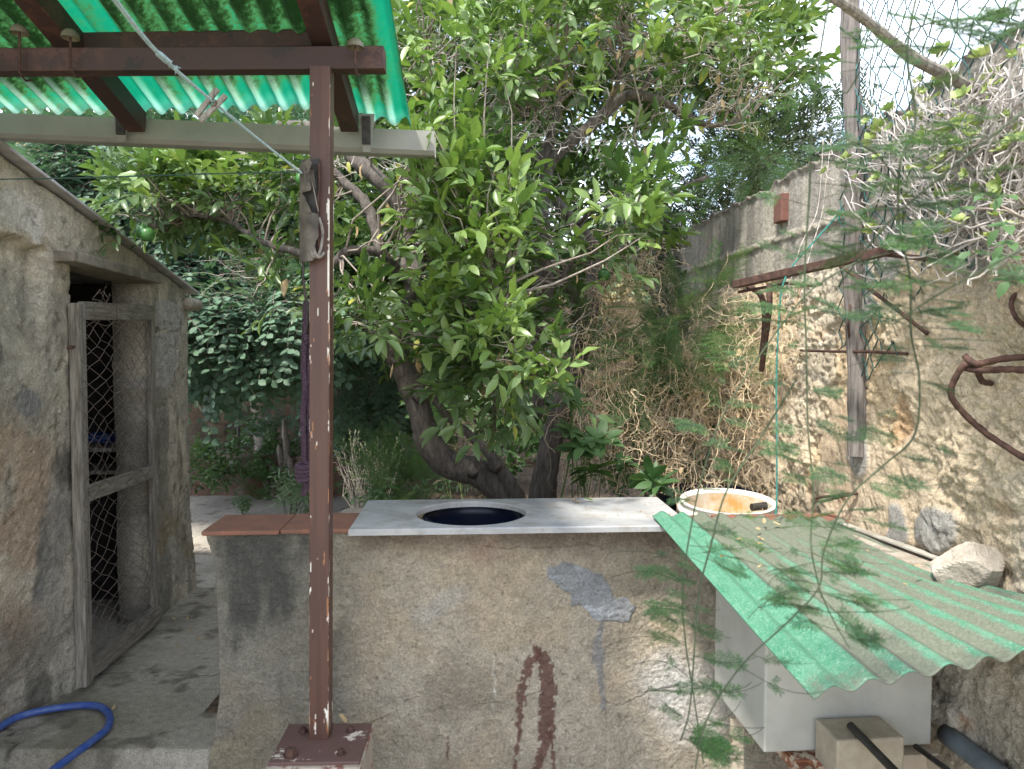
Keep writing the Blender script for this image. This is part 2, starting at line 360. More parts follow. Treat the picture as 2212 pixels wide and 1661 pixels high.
def world_loc(o):
    p = np.zeros(3)
    while o is not None: p += np.array(o.location); o = o.parent
    return p
def finish(o, V, parent, base=None):
    lo, hi = V.min(0), V.max(0); org = np.array([(lo[0]+hi[0])/2, (lo[1]+hi[1])/2, lo[2]]) if base is None else np.asarray(base, float)
    return org
def obj(name, mb, mat, parent=None, smooth=False, bevel=0, cols=None, label=None):
    V, f, mi = mb.arrays(); me = bpy.data.meshes.new(name)
    org = finish(None, V, parent); me.from_pydata((V-org).tolist(), [], f)
    mats = mat if isinstance(mat, (list, tuple)) else [mat]
    for m in mats: me.materials.append(m)
    if len(mats) > 1: me.polygons.foreach_set('material_index', mi)
    if smooth: me.polygons.foreach_set('use_smooth', [True]*len(me.polygons))
    if cols is not None:
        n = len(V); c = np.ones((n, 4)); cc = np.asarray(cols); c[:len(cc), :3] = cc; c[len(cc):, :3] = cc.reshape(-1, 3).mean(0)
        at_ = me.color_attributes.new('Col', 'FLOAT_COLOR', 'POINT'); at_.data.foreach_set('color', c.ravel())
    me.update(); o = bpy.data.objects.new(name, me); COL.objects.link(o)
    if parent is not None: o.parent = parent; org = org-world_loc(parent)
    o.location = org
    if bevel:
        b = o.modifiers.new('bevel', 'BEVEL'); b.width = bevel; b.segments = 2; b.limit_method = 'ANGLE'
    if label: o['label'] = label
    return o
def tag(o, label, cat, group=None, kind=None):
    o['label'] = label
    if cat: o['category'] = cat
    if group: o['group'] = group
    if kind: o['kind'] = kind
    return o
def struct(o): o['kind'] = 'structure'; return o
def thing(name, label, cat, loc, group=None):
    o = bpy.data.objects.new(name, None); COL.objects.link(o); o.location = tuple(loc); o.empty_display_size = .1
    return tag(o, label, cat, group)
def copy_of(src, loc, rotz=0, scale=1.0, label=None, group=None, parent=None):
    c = src.copy(); COL.objects.link(c); c.location = loc; c.rotation_euler = (src.rotation_euler[0], src.rotation_euler[1], rotz); c.scale = (scale,)*3
    if label: c['label'] = label
    if group: c['group'] = group
    if parent is not None: c.parent = parent
    return c
def smoothpath(p, k=6):
    p = np.asarray(p, float); q = np.vstack([2*p[0]-p[1], p, 2*p[-1]-p[-2]]); o = []
    for i in range(1, len(q)-2):
        for t in np.arange(k)/k:
            a, b, c, d = q[i-1], q[i], q[i+1], q[i+2]
            o.append(.5*((2*b)+(-a+c)*t+(2*a-5*b+4*c-d)*t*t+(-a+3*b-3*c+d)*t**3))
    o.append(p[-1]); return np.array(o)
def pxpath(pts, k=6):            # (px, py, depth) or (px, py, depth, width in view px)
    P = np.array([at(*p[:3]) for p in pts])
    if len(pts[0]) == 4:
        q = smoothpath(np.column_stack([P, [p[3]/2*pxm(p[2]) for p in pts]]), k); return q[:, :3], np.maximum(q[:, 3], .0008)
    return smoothpath(P, k)

# ------------------------------------------------------------------ foliage instancing into one mesh
class Tmpl:
    def __init__(s): s.v = []; s.f = []; s.mi = []; s.r = []; s.n = 0
    def add(s, v, f, mi=0, r=.5):
        v = np.asarray(v, float); s.v.append(v); s.f += [tuple(i+s.n for i in q) for q in f]; s.mi += [mi]*len(f); s.r += [r]*len(v); s.n += len(v)
    def done(s): s.V = np.concatenate(s.v); s.r = np.array(s.r); s.ll = np.array([len(q) for q in s.f]); s.li = np.array([i for q in s.f for i in q]); s.mi = np.array(s.mi); return s
def frame(fwd, up):
    fwd = fwd/(np.linalg.norm(fwd, axis=-1, keepdims=True)+1e-9); side = np.cross(fwd, up); side /= np.linalg.norm(side, axis=-1, keepdims=True)+1e-9
    return np.stack([side, fwd, np.cross(side, fwd)], -1)      # columns: x=side, y=forward, z=up
def leafgeo(L_, w, fold=.25, curl=.25, rows=3, shape='ov', wave=0):
    if shape == 'ov': tt = np.linspace(0, 1, rows+2)[1:-1]; ww = np.sin(tt**.9*math.pi)**.75
    elif shape == 'round': tt = np.linspace(0.0, 1, rows+2)[1:-1]; ww = np.sin(tt*math.pi)**.5
    else: tt = np.linspace(0, 1, rows+2)[1:-1]; ww = np.sin(tt*math.pi)**.6
    v = [(0, 0, 0)]
    for i, (t, a) in enumerate(zip(tt, ww)):
        z = -curl*L_*t*t; x = a*w/2; wv = wave*w*((i % 2)-.5)
        v += [(-x, t*L_, z+fold*x+wv), (0, t*L_, z), (x, t*L_, z+fold*x-wv)]
    v.append((0, L_, -curl*L_)); f = [(0, 2, 1), (0, 3, 2)]
    for i in range(rows-1):
        a = 1+3*i; f += [(a, a+1, a+4, a+3), (a+1, a+2, a+5, a+4)]
    a = 1+3*(rows-1); tip = 1+3*rows; f += [(a, a+1, tip), (a+1, a+2, tip)]
    return np.array(v), [q[::-1] for q in f]
def rot(v, fwd, up, pos=(0, 0, 0)):
    Mx = frame(np.asarray(fwd, float), np.asarray(up, float)); return v@Mx.T+np.asarray(pos, float)
def thin(t, a, b, r, mi=1):       # three-sided twig piece
    a = np.asarray(a, float); b = np.asarray(b, float); d = b-a; s_ = np.cross(d, (.3, .1, 1)); s_ /= np.linalg.norm(s_)+1e-9; u = np.cross(d, s_); u /= np.linalg.norm(u)+1e-9
    v = [p+q*rr for p, rr in ((a, r), (b, r*.6)) for q in (s_, -.5*s_+.87*u, -.5*s_-.87*u)]
    t.add(v, [(0, 1, 4, 3), (1, 2, 5, 4), (2, 0, 3, 5)], mi, .5)
def tw_citrus(n=8, L_=.24, ll=.095, lw=.042, sd=0, base=0.0):
    r_ = random.Random(sd); t = Tmpl(); p = np.zeros(3); d = np.array([0, 1, 0.05]); prev = p
    for i in range(n):
        q = prev+d*L_/n+np.array([r_.uniform(-.004, .004), 0, r_.uniform(-.004, .006)]); thin(t, prev, q, .0022*(1-.5*i/n)); prev = q
        a = i*2.4+r_.uniform(-.5, .5); side = np.array([math.cos(a), .0, math.sin(a)*.55])
        k = .75+.5*i/n; f = side*(1-.35*i/n)+np.array([0, k*r_.uniform(.6, 1.3), r_.uniform(-.45, .35)])
        s_ = r_.choice([.5, .7, .85, 1., 1.1, 1.25])
        v, fc = leafgeo(ll*s_, lw*s_, r_.uniform(.1, .75), r_.uniform(-.1, .5), 3, 'ov', r_.uniform(0, .14))
        t.add(rot(v, f, (r_.uniform(-.5, .5), r_.uniform(-.3, .3), 1), q), fc, 0, min(1, max(0, base+r_.random()*.55+.35*i/n)))
    return t.done()
def tw_pinnate(sd=0, pairs=4, ll=.042):
    r_ = random.Random(sd); t = Tmpl(); L_ = .035*pairs+.02; pr = np.zeros(3)
    for i in range(pairs):
        q = np.array([0, (i+1)*L_/pairs, -.012*i*i*.4]); thin(t, pr, q, .0014); pr = q; g = r_.uniform(.2, .7)
        for sgn in (-1, 1):
            v, fc = leafgeo(ll*r_.uniform(.85, 1.1), ll*.72, .12, .12, 2, 'round'); t.add(rot(v, (sgn, .45, r_.uniform(-.25, .2)), (0, 0, 1), q), fc, 0, g*.6+r_.random()*.4)
    return t.done()
def tw_pinnate_cluster(sd=0):
    r_ = random.Random(sd); t = Tmpl(); base = [tw_pinnate(sd*7+k, r_.choice([3, 4, 5])) for k in range(3)]; pr = np.zeros(3)
    for i in range(6):
        q = np.array([r_.uniform(-.01, .01), (i+1)*.045, -.006*i]); thin(t, pr, q, .0025); pr = q; b = base[i % 3]; a = i*2.3
        Mx = frame(np.array([math.cos(a), .7, math.sin(a)*.3-.25]), np.array([0, 0, 1.0])); V = b.V@Mx.T+q
        t.v.append(V); t.f += [tuple(j+t.n for j in f) for f in b.f]; t.mi += list(b.mi); t.r += list(b.r*.7+r_.random()*.3); t.n += len(V)
    return t.done()
def tw_olive(sd=0, n=12, L_=.26, ll=.042, lw=.011):
    r_ = random.Random(sd); t = Tmpl(); pr = np.zeros(3)
    for i in range(n):
        q = np.array([.01*math.sin(i*.7), (i+1)*L_/n, .012*math.sin(i*.4)]); thin(t, pr, q, .0016); pr = q
        for sgn in (-1, 1):
            v, fc = leafgeo(ll*r_.uniform(.7, 1.1), lw, .15, r_.uniform(-.1, .15), 2, 'x')
            t.add(rot(v, (sgn*r_.uniform(.5, 1), r_.uniform(.6, 1.2), r_.uniform(-.5, .5)), (r_.uniform(-.5, .5), 0, 1), q), fc, 0, r_.random())
    return t.done()
def tw_fern(sd=0, nb=16, L_=.30, bl=.075, nn=11, nl=.012, nw=.0014, st=1.0):
    r_ = random.Random(sd); t = Tmpl(); pr = np.zeros(3)
    for i in range(nb):
        s_ = (i+1)/nb; q = np.array([.02*math.sin(s_*2.5), s_*L_, -.12*L_*s_*s_]); thin(t, pr, q, .0011*st); pr = q
        for sgn in (-1, 1):
            bL = bl*math.sin(min(1, s_*1.15+.1)*2.75)*r_.uniform(.7, 1.15)
            if bL < .01: continue
            d = np.array([sgn*.9, .75, r_.uniform(-.22, .12)]); d /= np.linalg.norm(d); e = q+d*bL; thin(t, q, e, .0007*st)
            for k in range(nn):
                c = q+d*bL*(k+.6)/nn; g = r_.random()
                for s2 in (-1, 1):
                    nd = d*.7+np.cross(d, (0, 0, 1))*s2*r_.uniform(.6, 1)+np.array([0, 0, r_.uniform(-.5, .5)]); nd /= np.linalg.norm(nd); wv = np.cross(nd, (0, 0, 1)); wv /= np.linalg.norm(wv)+1e-9
                    ln = nl*r_.uniform(.7, 1.2)
                    t.add([c-wv*nw/2, c+nd*ln*.5+wv*nw*.6, c+nd*ln, c+nd*ln*.5-wv*nw*.6], [(0, 1, 2, 3)], 0, g)
    return t.done()
def tw_broad(sd=0, n=7, ll=.06, lw=.032, L_=.13):
    r_ = random.Random(sd); t = Tmpl(); pr = np.zeros(3)
    for i in range(n):
        q = np.array([0, (i+1)*L_/n, .01*math.sin(i)]); thin(t, pr, q, .0018); pr = q; a = i*2.4
        v, fc = leafgeo(ll*r_.uniform(.6, 1.15), lw*r_.uniform(.8, 1.1), .2, r_.uniform(.1, .4), 2, 'ov')
        t.add(rot(v, (math.cos(a), .55, math.sin(a)*.5), (0, 0, 1), q), fc, 0, r_.random())
    return t.done()
def tw_rosette(sd=0, n=9, ll=.018):
    r_ = random.Random(sd); t = Tmpl()
    for i in range(n):
        a = i*2.4; k = 1-.5*i/n; v, fc = leafgeo(ll*k, ll*.62*k, .25, -.2, 2, 'round')
        t.add(rot(v, (math.cos(a), math.sin(a), .15+.7*i/n), (0, 0, 1)), fc, 0, .2+.8*r_.random())
    return t.done()
def tw_palm(sd=0, n=26, L_=1.6):
    r_ = random.Random(sd); t = Tmpl(); pr = np.zeros(3)
    for i in range(n):
        s_ = (i+1)/n; q = np.array([0, s_*L_, .35*s_-.9*s_*s_*s_]); thin(t, pr, q, .014*(1.1-s_)); pr = q
        for sgn in (-1, 1):
            v, fc = leafgeo(.42*(1-.55*s_), .035, .1, .35, 2, 'x'); t.add(rot(v, (sgn*.8, .8, -.1), (0, 0, 1), q), fc, 0, r_.random())
    return t.done()
def tw_needlegrass(sd=0, n=14, h=.5):
    r_ = random.Random(sd); t = Tmpl()
    for i in range(n):
        v, fc = leafgeo(h*r_.uniform(.5, 1), .012, .1, r_.uniform(.1, .5), 2, 'x'); a = r_.uniform(0, 6.28)
        t.add(rot(v, (math.cos(a)*.5, math.sin(a)*.5, 1), (math.cos(a), math.sin(a), .2)), fc, 0, r_.random())
    return t.done()

def foliage(name, tms, pos, fwd, up, sc, mats, parent=None, bias=None, label=None):
    pos = np.asarray(pos, float); nI = len(pos); Mx = frame(np.asarray(fwd, float), np.asarray(up, float)); ch = rng.integers(0, len(tms), nI)
    VV = []; LI = []; LL = []; MI = []; CC = []; nv = 0
    for k, t in enumerate(tms):
        ids = np.nonzero(ch == k)[0]
        if not len(ids): continue
        V = np.einsum('nij,kj->nki', Mx[ids], t.V)*np.asarray(sc)[ids][:, None, None]+pos[ids][:, None, :]
        K = len(t.V); LI.append((t.li[None, :]+(np.arange(len(ids))*K)[:, None]).ravel()+nv); LL.append(np.tile(t.ll, len(ids))); MI.append(np.tile(t.mi, len(ids)))
        b = rng.random(len(ids))*.5 if bias is None else np.asarray(bias)[ids]
        c = np.clip(t.r[None, :]*.6+b[:, None]*.8, 0, 1); CC.append(c.ravel()); VV.append(V.reshape(-1, 3)); nv += K*len(ids)
    V = np.concatenate(VV); LI = np.concatenate(LI); LL = np.concatenate(LL); MI = np.concatenate(MI); c = np.concatenate(CC)
    org = finish(None, V, parent); me = bpy.data.meshes.new(name); me.vertices.add(len(V)); me.vertices.foreach_set('co', (V-org).astype(np.float32).ravel())
    me.loops.add(len(LI)); me.loops.foreach_set('vertex_index', LI.astype(np.int32)); me.polygons.add(len(LL))
    me.polygons.foreach_set('loop_start', np.concatenate([[0], np.cumsum(LL)[:-1]]).astype(np.int32))
    for m in mats: me.materials.append(m)
    me.polygons.foreach_set('material_index', MI.astype(np.int32)); me.update(calc_edges=True); me.validate()
    a = me.color_attributes.new('Col', 'FLOAT_COLOR', 'POINT'); cc = np.ones((len(me.vertices), 4), np.float32); cc[:, 0] = c[:len(cc)]; cc[:, 1] = c[:len(cc)]; cc[:, 2] = c[:len(cc)]; a.data.foreach_set('color', cc.ravel())
    o = bpy.data.objects.new(name, me); COL.objects.link(o)
    if parent is not None: o.parent = parent; org = org-world_loc(parent)
    o.location = org
    if label: o['label'] = label
    return o
def rdir(n): v = rng.normal(size=(n, 3)); return v/np.linalg.norm(v, axis=1)[:, None]
def blobpts(blobs, n, shell=.35):     # blobs: (px, py, d, rx_px, ry_px, rd metres, weight)
    w = np.array([b[6] for b in blobs], float); w /= w.sum(); ch = rng.choice(len(blobs), n, p=w); P = np.zeros((n, 3)); D = np.zeros((n, 3))
    for k, b in enumerate(blobs):
        ids = np.nonzero(ch == k)[0]; c = at(b[0], b[1], b[2]); rad = np.array([b[3]*pxm(b[2]), b[5], b[4]*pxm(b[2])])
        dr = rdir(len(ids)); rr = (shell+(1-shell)*rng.random(len(ids)))**.5
        P[ids] = c+dr*rr[:, None]*rad; D[ids] = dr
    return P, D

# ================================================================== THE SETTING
UP = np.array([0, 0, 1.0])
# --- counter frame: e runs to the right along the counter, g away from the camera
mA = atz(752, 1144, .97); mB = atz(1420, 1135, .97); e = mB-mA; e /= np.linalg.norm(e); g = np.array([-e[1], e[0], 0])
kW = atz(445, 1154, .93)                                   # top left corner of the counter's front face
# --- right wall frame
rp0 = np.array([1.30, 2.70, 0]); rd = np.array([-.055, 1, 0]); rd /= np.linalg.norm(rd); rn = np.array([-rd[1], rd[0], 0])   # rn points to the patio
def onR(px, py, off=0.0): return hit(px, py, rp0+rn*off, rn)
# --- shed frame
sA = atz(180, 1480, 0); sB = atz(418, 1272, 0); sd = sB-sA; sEnd = np.linalg.norm(sd); sd /= sEnd; sn = np.array([sd[1], -sd[0], 0])  # outwards, +x
def onS(px, py, off=0.0): return hit(px, py, sA+sn*off, sn)
def sS(px, py, off=0.0): p = onS(px, py, off); return float(np.dot(p-sA, sd)), float(p[2])

# ---- patio
nx_, ny_ = 420, 520
gx = np.linspace(-6.5, 1.45, nx_); gy = np.concatenate([np.linspace(-3, 2.6, 60)[:-1], np.linspace(2.6, 5.8, 360), np.linspace(5.85, 10.2, 100)])
X, Y = np.meshgrid(gx, gy); Z = .010*(fbm(X, Y, 1.3, 4, 3)-.5)+.006*(fbm(X, Y, 14, 4, 4)-.5)
stepy = 2.93+.05*(fbm(X, Y*0, 1.6, 3, 5)-.5)-.02*(X+1.5)
Z = Z-.13*(1-sst(stepy-.03, stepy+.02, Y))
c = mixc(np.ones(X.shape+(3,))*np.array((.46, .41, .34)), (.56, .50, .42), sst(.35, .7, fbm(X, Y, 1.1, 5, 8)))
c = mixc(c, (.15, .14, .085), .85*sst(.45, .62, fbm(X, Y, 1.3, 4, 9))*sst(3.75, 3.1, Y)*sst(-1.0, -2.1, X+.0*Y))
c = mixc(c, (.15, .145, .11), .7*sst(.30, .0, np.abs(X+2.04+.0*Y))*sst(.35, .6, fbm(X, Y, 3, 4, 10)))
c = mixc(c, (.34, .31, .27), .8*sst(5.8, 7.2, Y))
cr = np.abs(fbm(X, Y, .9, 5, 12)-.5); c = mixc(c, (.06, .05, .04), .8*sst(.004, .0015, cr)); Z = Z-.006*sst(.006, .001, cr)
c = mixc(c, (.10, .085, .065), .6*sst(.62, .75, fbm(X, Y, 9, 5, 13)))
b = MB().slab(np.stack([X, Y, Z], -1), (0, 0, -.25))
patio = obj('patio', b, M['patio'], smooth=True, cols=c.reshape(-1, 3)); struct(patio); patio['label'] = 'worn concrete patio with damp stains and hairline cracks'
# ---- ground and hillside
gx = np.concatenate([np.linspace(-300, -14, 24)[:-1], np.linspace(-14, 14, 110), np.linspace(14, 300, 24)[1:]]); gy = np.concatenate([np.linspace(-40, 8, 14)[:-1], np.linspace(8, 60, 120), np.linspace(60, 400, 24)[1:]])
X, Y = np.meshgrid(gx, gy); Z = -.28+np.where(Y > 11, .19*np.clip(Y-11, 0, 34)*(.6+.8*fbm(X, Y, .06, 3, 20)), 0)*sst(-30, 6, X)+.5*fbm(X, Y, .3, 4, 21)*(Y > 11)+.05*fbm(X, Y, 3, 3, 22)*(Y > 11)
gr = obj('ground', MB().grid(np.stack([X, Y, Z], -1)), M['hill'], smooth=True); struct(gr); gr['label'] = 'bare ground rising to a dry grassy hillside beyond the garden'
HX, HY, HZ = gx, gy, Z
def hillz(x, y): i = int(np.clip(np.searchsorted(HX, x), 1, len(HX)-1)); j = int(np.clip(np.searchsorted(HY, y), 1, len(HY)-1)); return HZ[j, i]
# ---- garden bed (soil behind the counter)
X, Y = np.meshgrid(np.linspace(-1.35, 1.35, 150), np.linspace(3.25, 9.2, 240)); edge = sst(-1.35, -.9, X)*sst(3.2, 3.5, Y)
Z = .004+edge*(.10+.16*fbm(X, Y, 1.4, 5, 30)+.03*fbm(X, Y, 12, 3, 31))+.15*sst(5.2, 7.5, Y)*edge
bed = obj('garden_bed', MB().slab(np.stack([X, Y, Z], -1), (0, 0, -.05)), M['soil'], smooth=True); struct(bed); bed['label'] = 'brown soil bed with leaf litter behind the counter'

# ================================================================== COUNTER
def frontgrid(s0, s1, z0, z1, ns, nz, leftf=None):
    S, Zz = np.meshgrid(np.linspace(0, 1, ns), np.linspace(0, 1, nz)); Zz = z0+(z1-z0)*Zz; l = s0+(leftf(Zz) if leftf else 0); S = l+(s1-l)*S; return S, Zz
s1c = 2.36
lf = lambda z: .055*sst(.55, .90, z)*0+ -.0+.035*sst(.93, .80, z)-.05*sst(.35, .0, z)+.012*(fbm(z, z*0, 7, 3, 41)-.5)
S, Zz = frontgrid(0, s1c, -.14, .928, 620, 330, lf)
u_ = S; dsp = .010*(fbm(S, Zz, 3, 5, 42)-.5)+.008*(fbm(S, Zz, 26, 4, 43)-.5)+.008*(fbm(S, Zz, 75, 3, 441)-.5)
P0 = kW+e*S[..., None]; P0[..., 2] = Zz; PX, PY = proj(P0)
wx = PX+14*(fbm(S, Zz, 9, 4, 44)-.5)*2+9*(fbm(S, Zz, 45, 4, 45)-.5)*2; wy = PY+14*(fbm(S, Zz, 9, 4, 46)-.5)*2+9*(fbm(S, Zz, 45, 4, 47)-.5)*2
base = np.ones(S.shape+(3,))*np.array((.475, .415, .32))
c = mixc(base, (.33, .285, .215), sst(.35, .7, fbm(S, Zz, 3.2, 5, 48)))
c = mixc(c, (.50, .39, .26), .45*sst(.52, .7, fbm(S, Zz, 5.5, 4, 49)))
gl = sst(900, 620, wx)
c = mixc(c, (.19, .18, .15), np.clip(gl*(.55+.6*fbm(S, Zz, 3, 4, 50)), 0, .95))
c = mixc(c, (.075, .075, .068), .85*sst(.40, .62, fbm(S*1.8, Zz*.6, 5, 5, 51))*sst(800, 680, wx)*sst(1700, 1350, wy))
c = mixc(c, (.30, .25, .16), .6*sst(1380, 1560, wy)*sst(700, 500, wx)*sst(.4, .6, fbm(S, Zz, 4, 3, 52)))
c = mixc(c, (.17, .13, .10), .75*sst(1218, 1165, wy+25*(fbm(S, Zz, 4, 4, 53)-.5))*sst(730, 800, PX))
c = mixc(c, (.34, .23, .17), .5*sst(60, 10, np.hypot(wx-1050, (wy-1195)*1.5)))
c = mixc(c, (.58, .55, .50), .8*sst(.44, .60, fbm(S, Zz, 3.0, 5, 54))*sst(1390, 1460, wx)*sst(1380, 1440, wy)*sst(1640, 1560, wy))
c = mixc(c, (.62, .60, .56), .75*sst(105, 20, np.hypot(wx-1440, (wy-1480))))
c = mixc(c, (.50, .47, .42), .6*sst(60, 15, np.abs(wx-980+(wy-1290)*1.6))*sst(90, 40, np.hypot(wx-960, wy-1310)))
patch = [(1185, 1225), (1212, 1216), (1240, 1213), (1262, 1225), (1300, 1240), (1322, 1270), (1332, 1300), (1352, 1290), (1370, 1312), (1353, 1345), (1320, 1338), (1290, 1338), (1265, 1320), (1250, 1308), (1232, 1312), (1230, 1290), (1205, 1265), (1186, 1250)]
pm = inpoly(wx*.65+PX*.35, wy*.65+PY*.35, patch).astype(float)
c = mixc(c, (.29, .305, .32), pm*.9); c = mixc(c, (.45, .47, .50), pm*sst(.5, .7, fbm(S, Zz*3, 8, 4, 55)))
lk = linemask(wx, wy, [(1300, 1345, 6), (1290, 1400, 9), (1298, 1450, 7), (1300, 1530, 4)]); c = mixc(c, (.24, .25, .26), .7*sst(-4, 3, lk))
sp_ = fbm(S, Zz, 70, 3, 56)
def stain(pts, k=.88, col=(.145, .068, .055)):
    global c
    m = sst(-3, 2, linemask(PX*.75+wx*.25, PY*.75+wy*.25, pts)-9*sst(.52, .75, sp_)-1); c = mixc(c, col, k*m)
stain([(1158, 1392, 3), (1160, 1415, 14), (1140, 1440, 13), (1128, 1500, 12), (1124, 1560, 11), (1116, 1610, 6), (1109, 1670, 5)])
stain([(1170, 1412, 14), (1184, 1450, 20), (1184, 1500, 20), (1180, 1560, 18), (1176, 1600, 14), (1165, 1640, 11), (1158, 1670, 13)])
stain([(1192, 1570, 12), (1194, 1610, 5), (1196, 1670, 5)])
stain([(967, 1585, 2), (968, 1610, 4), (965, 1640, 3)], .8); stain([(1020, 1395, 0), (1020, 1400, 0)], .0)
m = sst(-2, 2, linemask(wx, wy, [(1062, 1410, 1), (1064, 1450, 3), (1066, 1500, 4), (1062, 1540, 1)])-5*sst(.5, .7, sp_)); c = mixc(c, (.62, .58, .48), m*.8)
for pts in ([(960, 1172, 0), (1040, 1178, 0), (1110, 1184, 0), (1200, 1180, 0), (1300, 1176, 0), (1390, 1182, 0), (1420, 1180, 0)], [(800, 1560, 0), (870, 1555, 0), (960, 1530, 0), (1080, 1520, 0), (1180, 1495, 0)], [(1290, 1500, 0), (1340, 1520, 0), (1420, 1490, 0), (1480, 1480, 0)]):
    wxx = PX+8*(fbm(S, Zz, 14, 4, 57)-.5)*2; wyy = PY+12*(fbm(S, Zz, 14, 4, 58)-.5)*2
    m = sst(-1.5, .0, linemask(wxx, wyy, pts))*sst(.35, .55, fbm(S, Zz, 12, 3, 157)); c = mixc(c, (.10, .08, .06), m*.6); dsp = dsp-.006*m
c = mixc(c, (.18, .16, .13), .6*sst(.70, .8, fbm(S, Zz, 60, 4, 59)))
dsp = dsp+.004*pm
rough_band = sst(1185, 1160, wy)
G = P0-g*dsp[..., None]
# curl the left end of the face back round the corner
cm = MB().slab(G, g*.075, flip=False)
counter = thing('masonry_counter', 'long plastered masonry counter with red stain, grey patch and terracotta coping', 'counter', (kW[0]+e[0]*1.1, kW[1]+.12, -.14))
obj('wall', cm, M['plaster'], counter, smooth=True, cols=c.reshape(-1, 3))
# coping tiles
tl = [(-.012, .262, 0), (.266, .52, .002), (.524, .60, -.001)]
for a, b_, dz in tl:
    q = MB(); o_ = kW+e*((a+b_)/2)+g*(.118); q.box((o_[0], o_[1], .936+dz), e*(b_-a)/2, g*.135, (0, 0, .0085)); obj('coping_tile', q, M['terra'], counter, bevel=.005)
for a, b_, dz in [(1.60, 1.88, .0), (1.884, 2.16, .002), (2.164, 2.42, 0)]:
    q = MB(); o_ = kW+e*((a+b_)/2)+g*(.062); q.box((o_[0], o_[1], .937+dz), e*(b_-a)/2, g*.080, (0, 0, .0085)); obj('coping_tile', q, M['terra'], counter, bevel=.005)

# marble slab with a round hole
mC = atz(1018, 1107, .97); mD = atz(811, 1080, .97); dep = float(np.dot(mD-mA, g)); mlen = float(np.dot(atz(1434, 1071, .97)-mD, e))

hr = .208; cs = float(np.dot(mC-mA, e)); ct_ = float(np.dot(mC-mA, g)); nseg = 96; a_ = np.arange(nseg)*2*math.pi/nseg
def rectpt(a):
    dx, dy = math.cos(a), math.sin(a); ts = []
    if dx > 1e-9: ts.append((mlen-cs)/dx)
    if dx < -1e-9: ts.append(-cs/dx)
    if dy > 1e-9: ts.append((dep-ct_)/dy)
    if dy < -1e-9: ts.append(-ct_/dy)
    t = min(ts); return cs+dx*t, ct_+dy*t
angs = sorted(list(a_)+[math.atan2(y-ct_, x-cs) % (2*math.pi) for x in (0, mlen) for y in (0, dep)]); n_ = len(angs)
def mp3(s, t, z): p = mA+e*s+g*t; return (p[0], p[1], z)
ch = .004; rings = []
inn = [(cs+hr*math.cos(a), ct_+hr*math.sin(a)) for a in angs]; inn2 = [(cs+(hr+ch)*math.cos(a), ct_+(hr+ch)*math.sin(a)) for a in angs]
outr = [rectpt(a) for a in angs]; cl = lambda v, lo, hi: min(max(v, lo), hi); outi = [(cl(x, ch, mlen-ch), cl(y, ch, dep-ch)) for x, y in outr]
zt, zb = .97, .948
for ptsr, z in ((inn, zb), (inn, zt-ch), (inn2, zt), (outi, zt), (outr, zt-ch), (outr, zb), (inn, zb)): rings.append([mp3(x, y, z) for x, y in ptsr])
V = np.array(rings).reshape(-1, 3); fcs = []
for i in range(6):
    for j in range(n_): j2 = (j+1) % n_; fcs.append((i*n_+j, (i+1)*n_+j, (i+1)*n_+j2, i*n_+j2))
ms_ = obj('marble_slab', MB().add(V, [f[::-1] for f in fcs]), M['marble']); tag(ms_, 'grey white marble slab with a round hole, laid on the counter', 'slab')
# blue barrel under the hole
b = MB(); b.lathe((mC[0], kW[1]+.30, 0), [(.15, .10), (.18, .12), (.190, .5), (.194, .89), (.20, .905), (.20, .930), (.192, .935), (.184, .925), (.182, .89), (.178, .5), (.16, .16), (.02, .15)], 48)
tag(obj('barrel', b, M['navy'], smooth=True), 'dark navy barrel standing below the round hole of the marble slab', 'barrel')
# supports behind the marble
for ss, lab in ((.05, 'rough block pier under the left back corner of the marble slab'), (mlen-.06, 'rough block pier under the right back corner of the marble slab')):
    p = mA+e*ss+g*(dep-.09); b = MB(); b.box((p[0], p[1], .46), e*.045, g*.08, (0, 0, .487)); tag(obj('support_pier', b, M['block']), lab, 'pier')

# ================================================================== RIGHT WALL
ya, yb = -2.2, 3.1
S, V_ = np.meshgrid(np.concatenate([np.linspace(ya, -1.0, 60)[:-1], np.linspace(-1.0, 1.6, 460)[:-1], np.linspace(1.6, yb, 160)]), np.linspace(0, 1, 400))
top = 2.37+.05*(fbm(S, S*0, 4, 4, 60)-.5)+.05*(fbm(S, S*0, 17, 3, 61)-.5)+.06*sst(.2, -.6, S)
Zz = -.15+(top+.15)*V_
blk = sst(-.02, .02, Zz-(1.93+.07*sst(-.4, -.9, S)+.10*(fbm(S, Zz, 3, 4, 62)-.5)))
f1, f2, cid = worley(S*3.6+.4*fbm(S, Zz, 4, 3, 63), Zz*5.0+.4*fbm(S, Zz, 4, 3, 64), 65)
stone = sst(.05, .30, f2-f1)
rubble_on = sst(.36, .60, fbm(S, Zz, 1.3, 3, 66))
rdg = 1-np.abs(fbm(S, Zz, 5.5, 5, 85)-.5)*6
d1 = .016*stone*(.3+cid)*rubble_on+.065*(fbm(S, Zz, 2.0, 5, 67)-.5)+.024*(fbm(S, Zz, 9, 6, 68)-.5)+.020*(np.abs(fbm(S, Zz, 36, 4, 69)-.5)*2)-.010*sst(.62, .72, fbm(S, Zz, 22, 3, 87))-.012*np.clip(rdg, 0, 1)
ledge_ = sst(-.004, .004, fbm(S, Zz, 2.6, 5, 86)-.50); d1 = d1+.014*ledge_
jl = np.minimum(np.abs(Zz-2.10-.01*(fbm(S, Zz, 9, 3, 71)-.5)), np.abs(((S+.35*(Zz > 2.1)) % .5)-.25+0)*1.0+0*S)
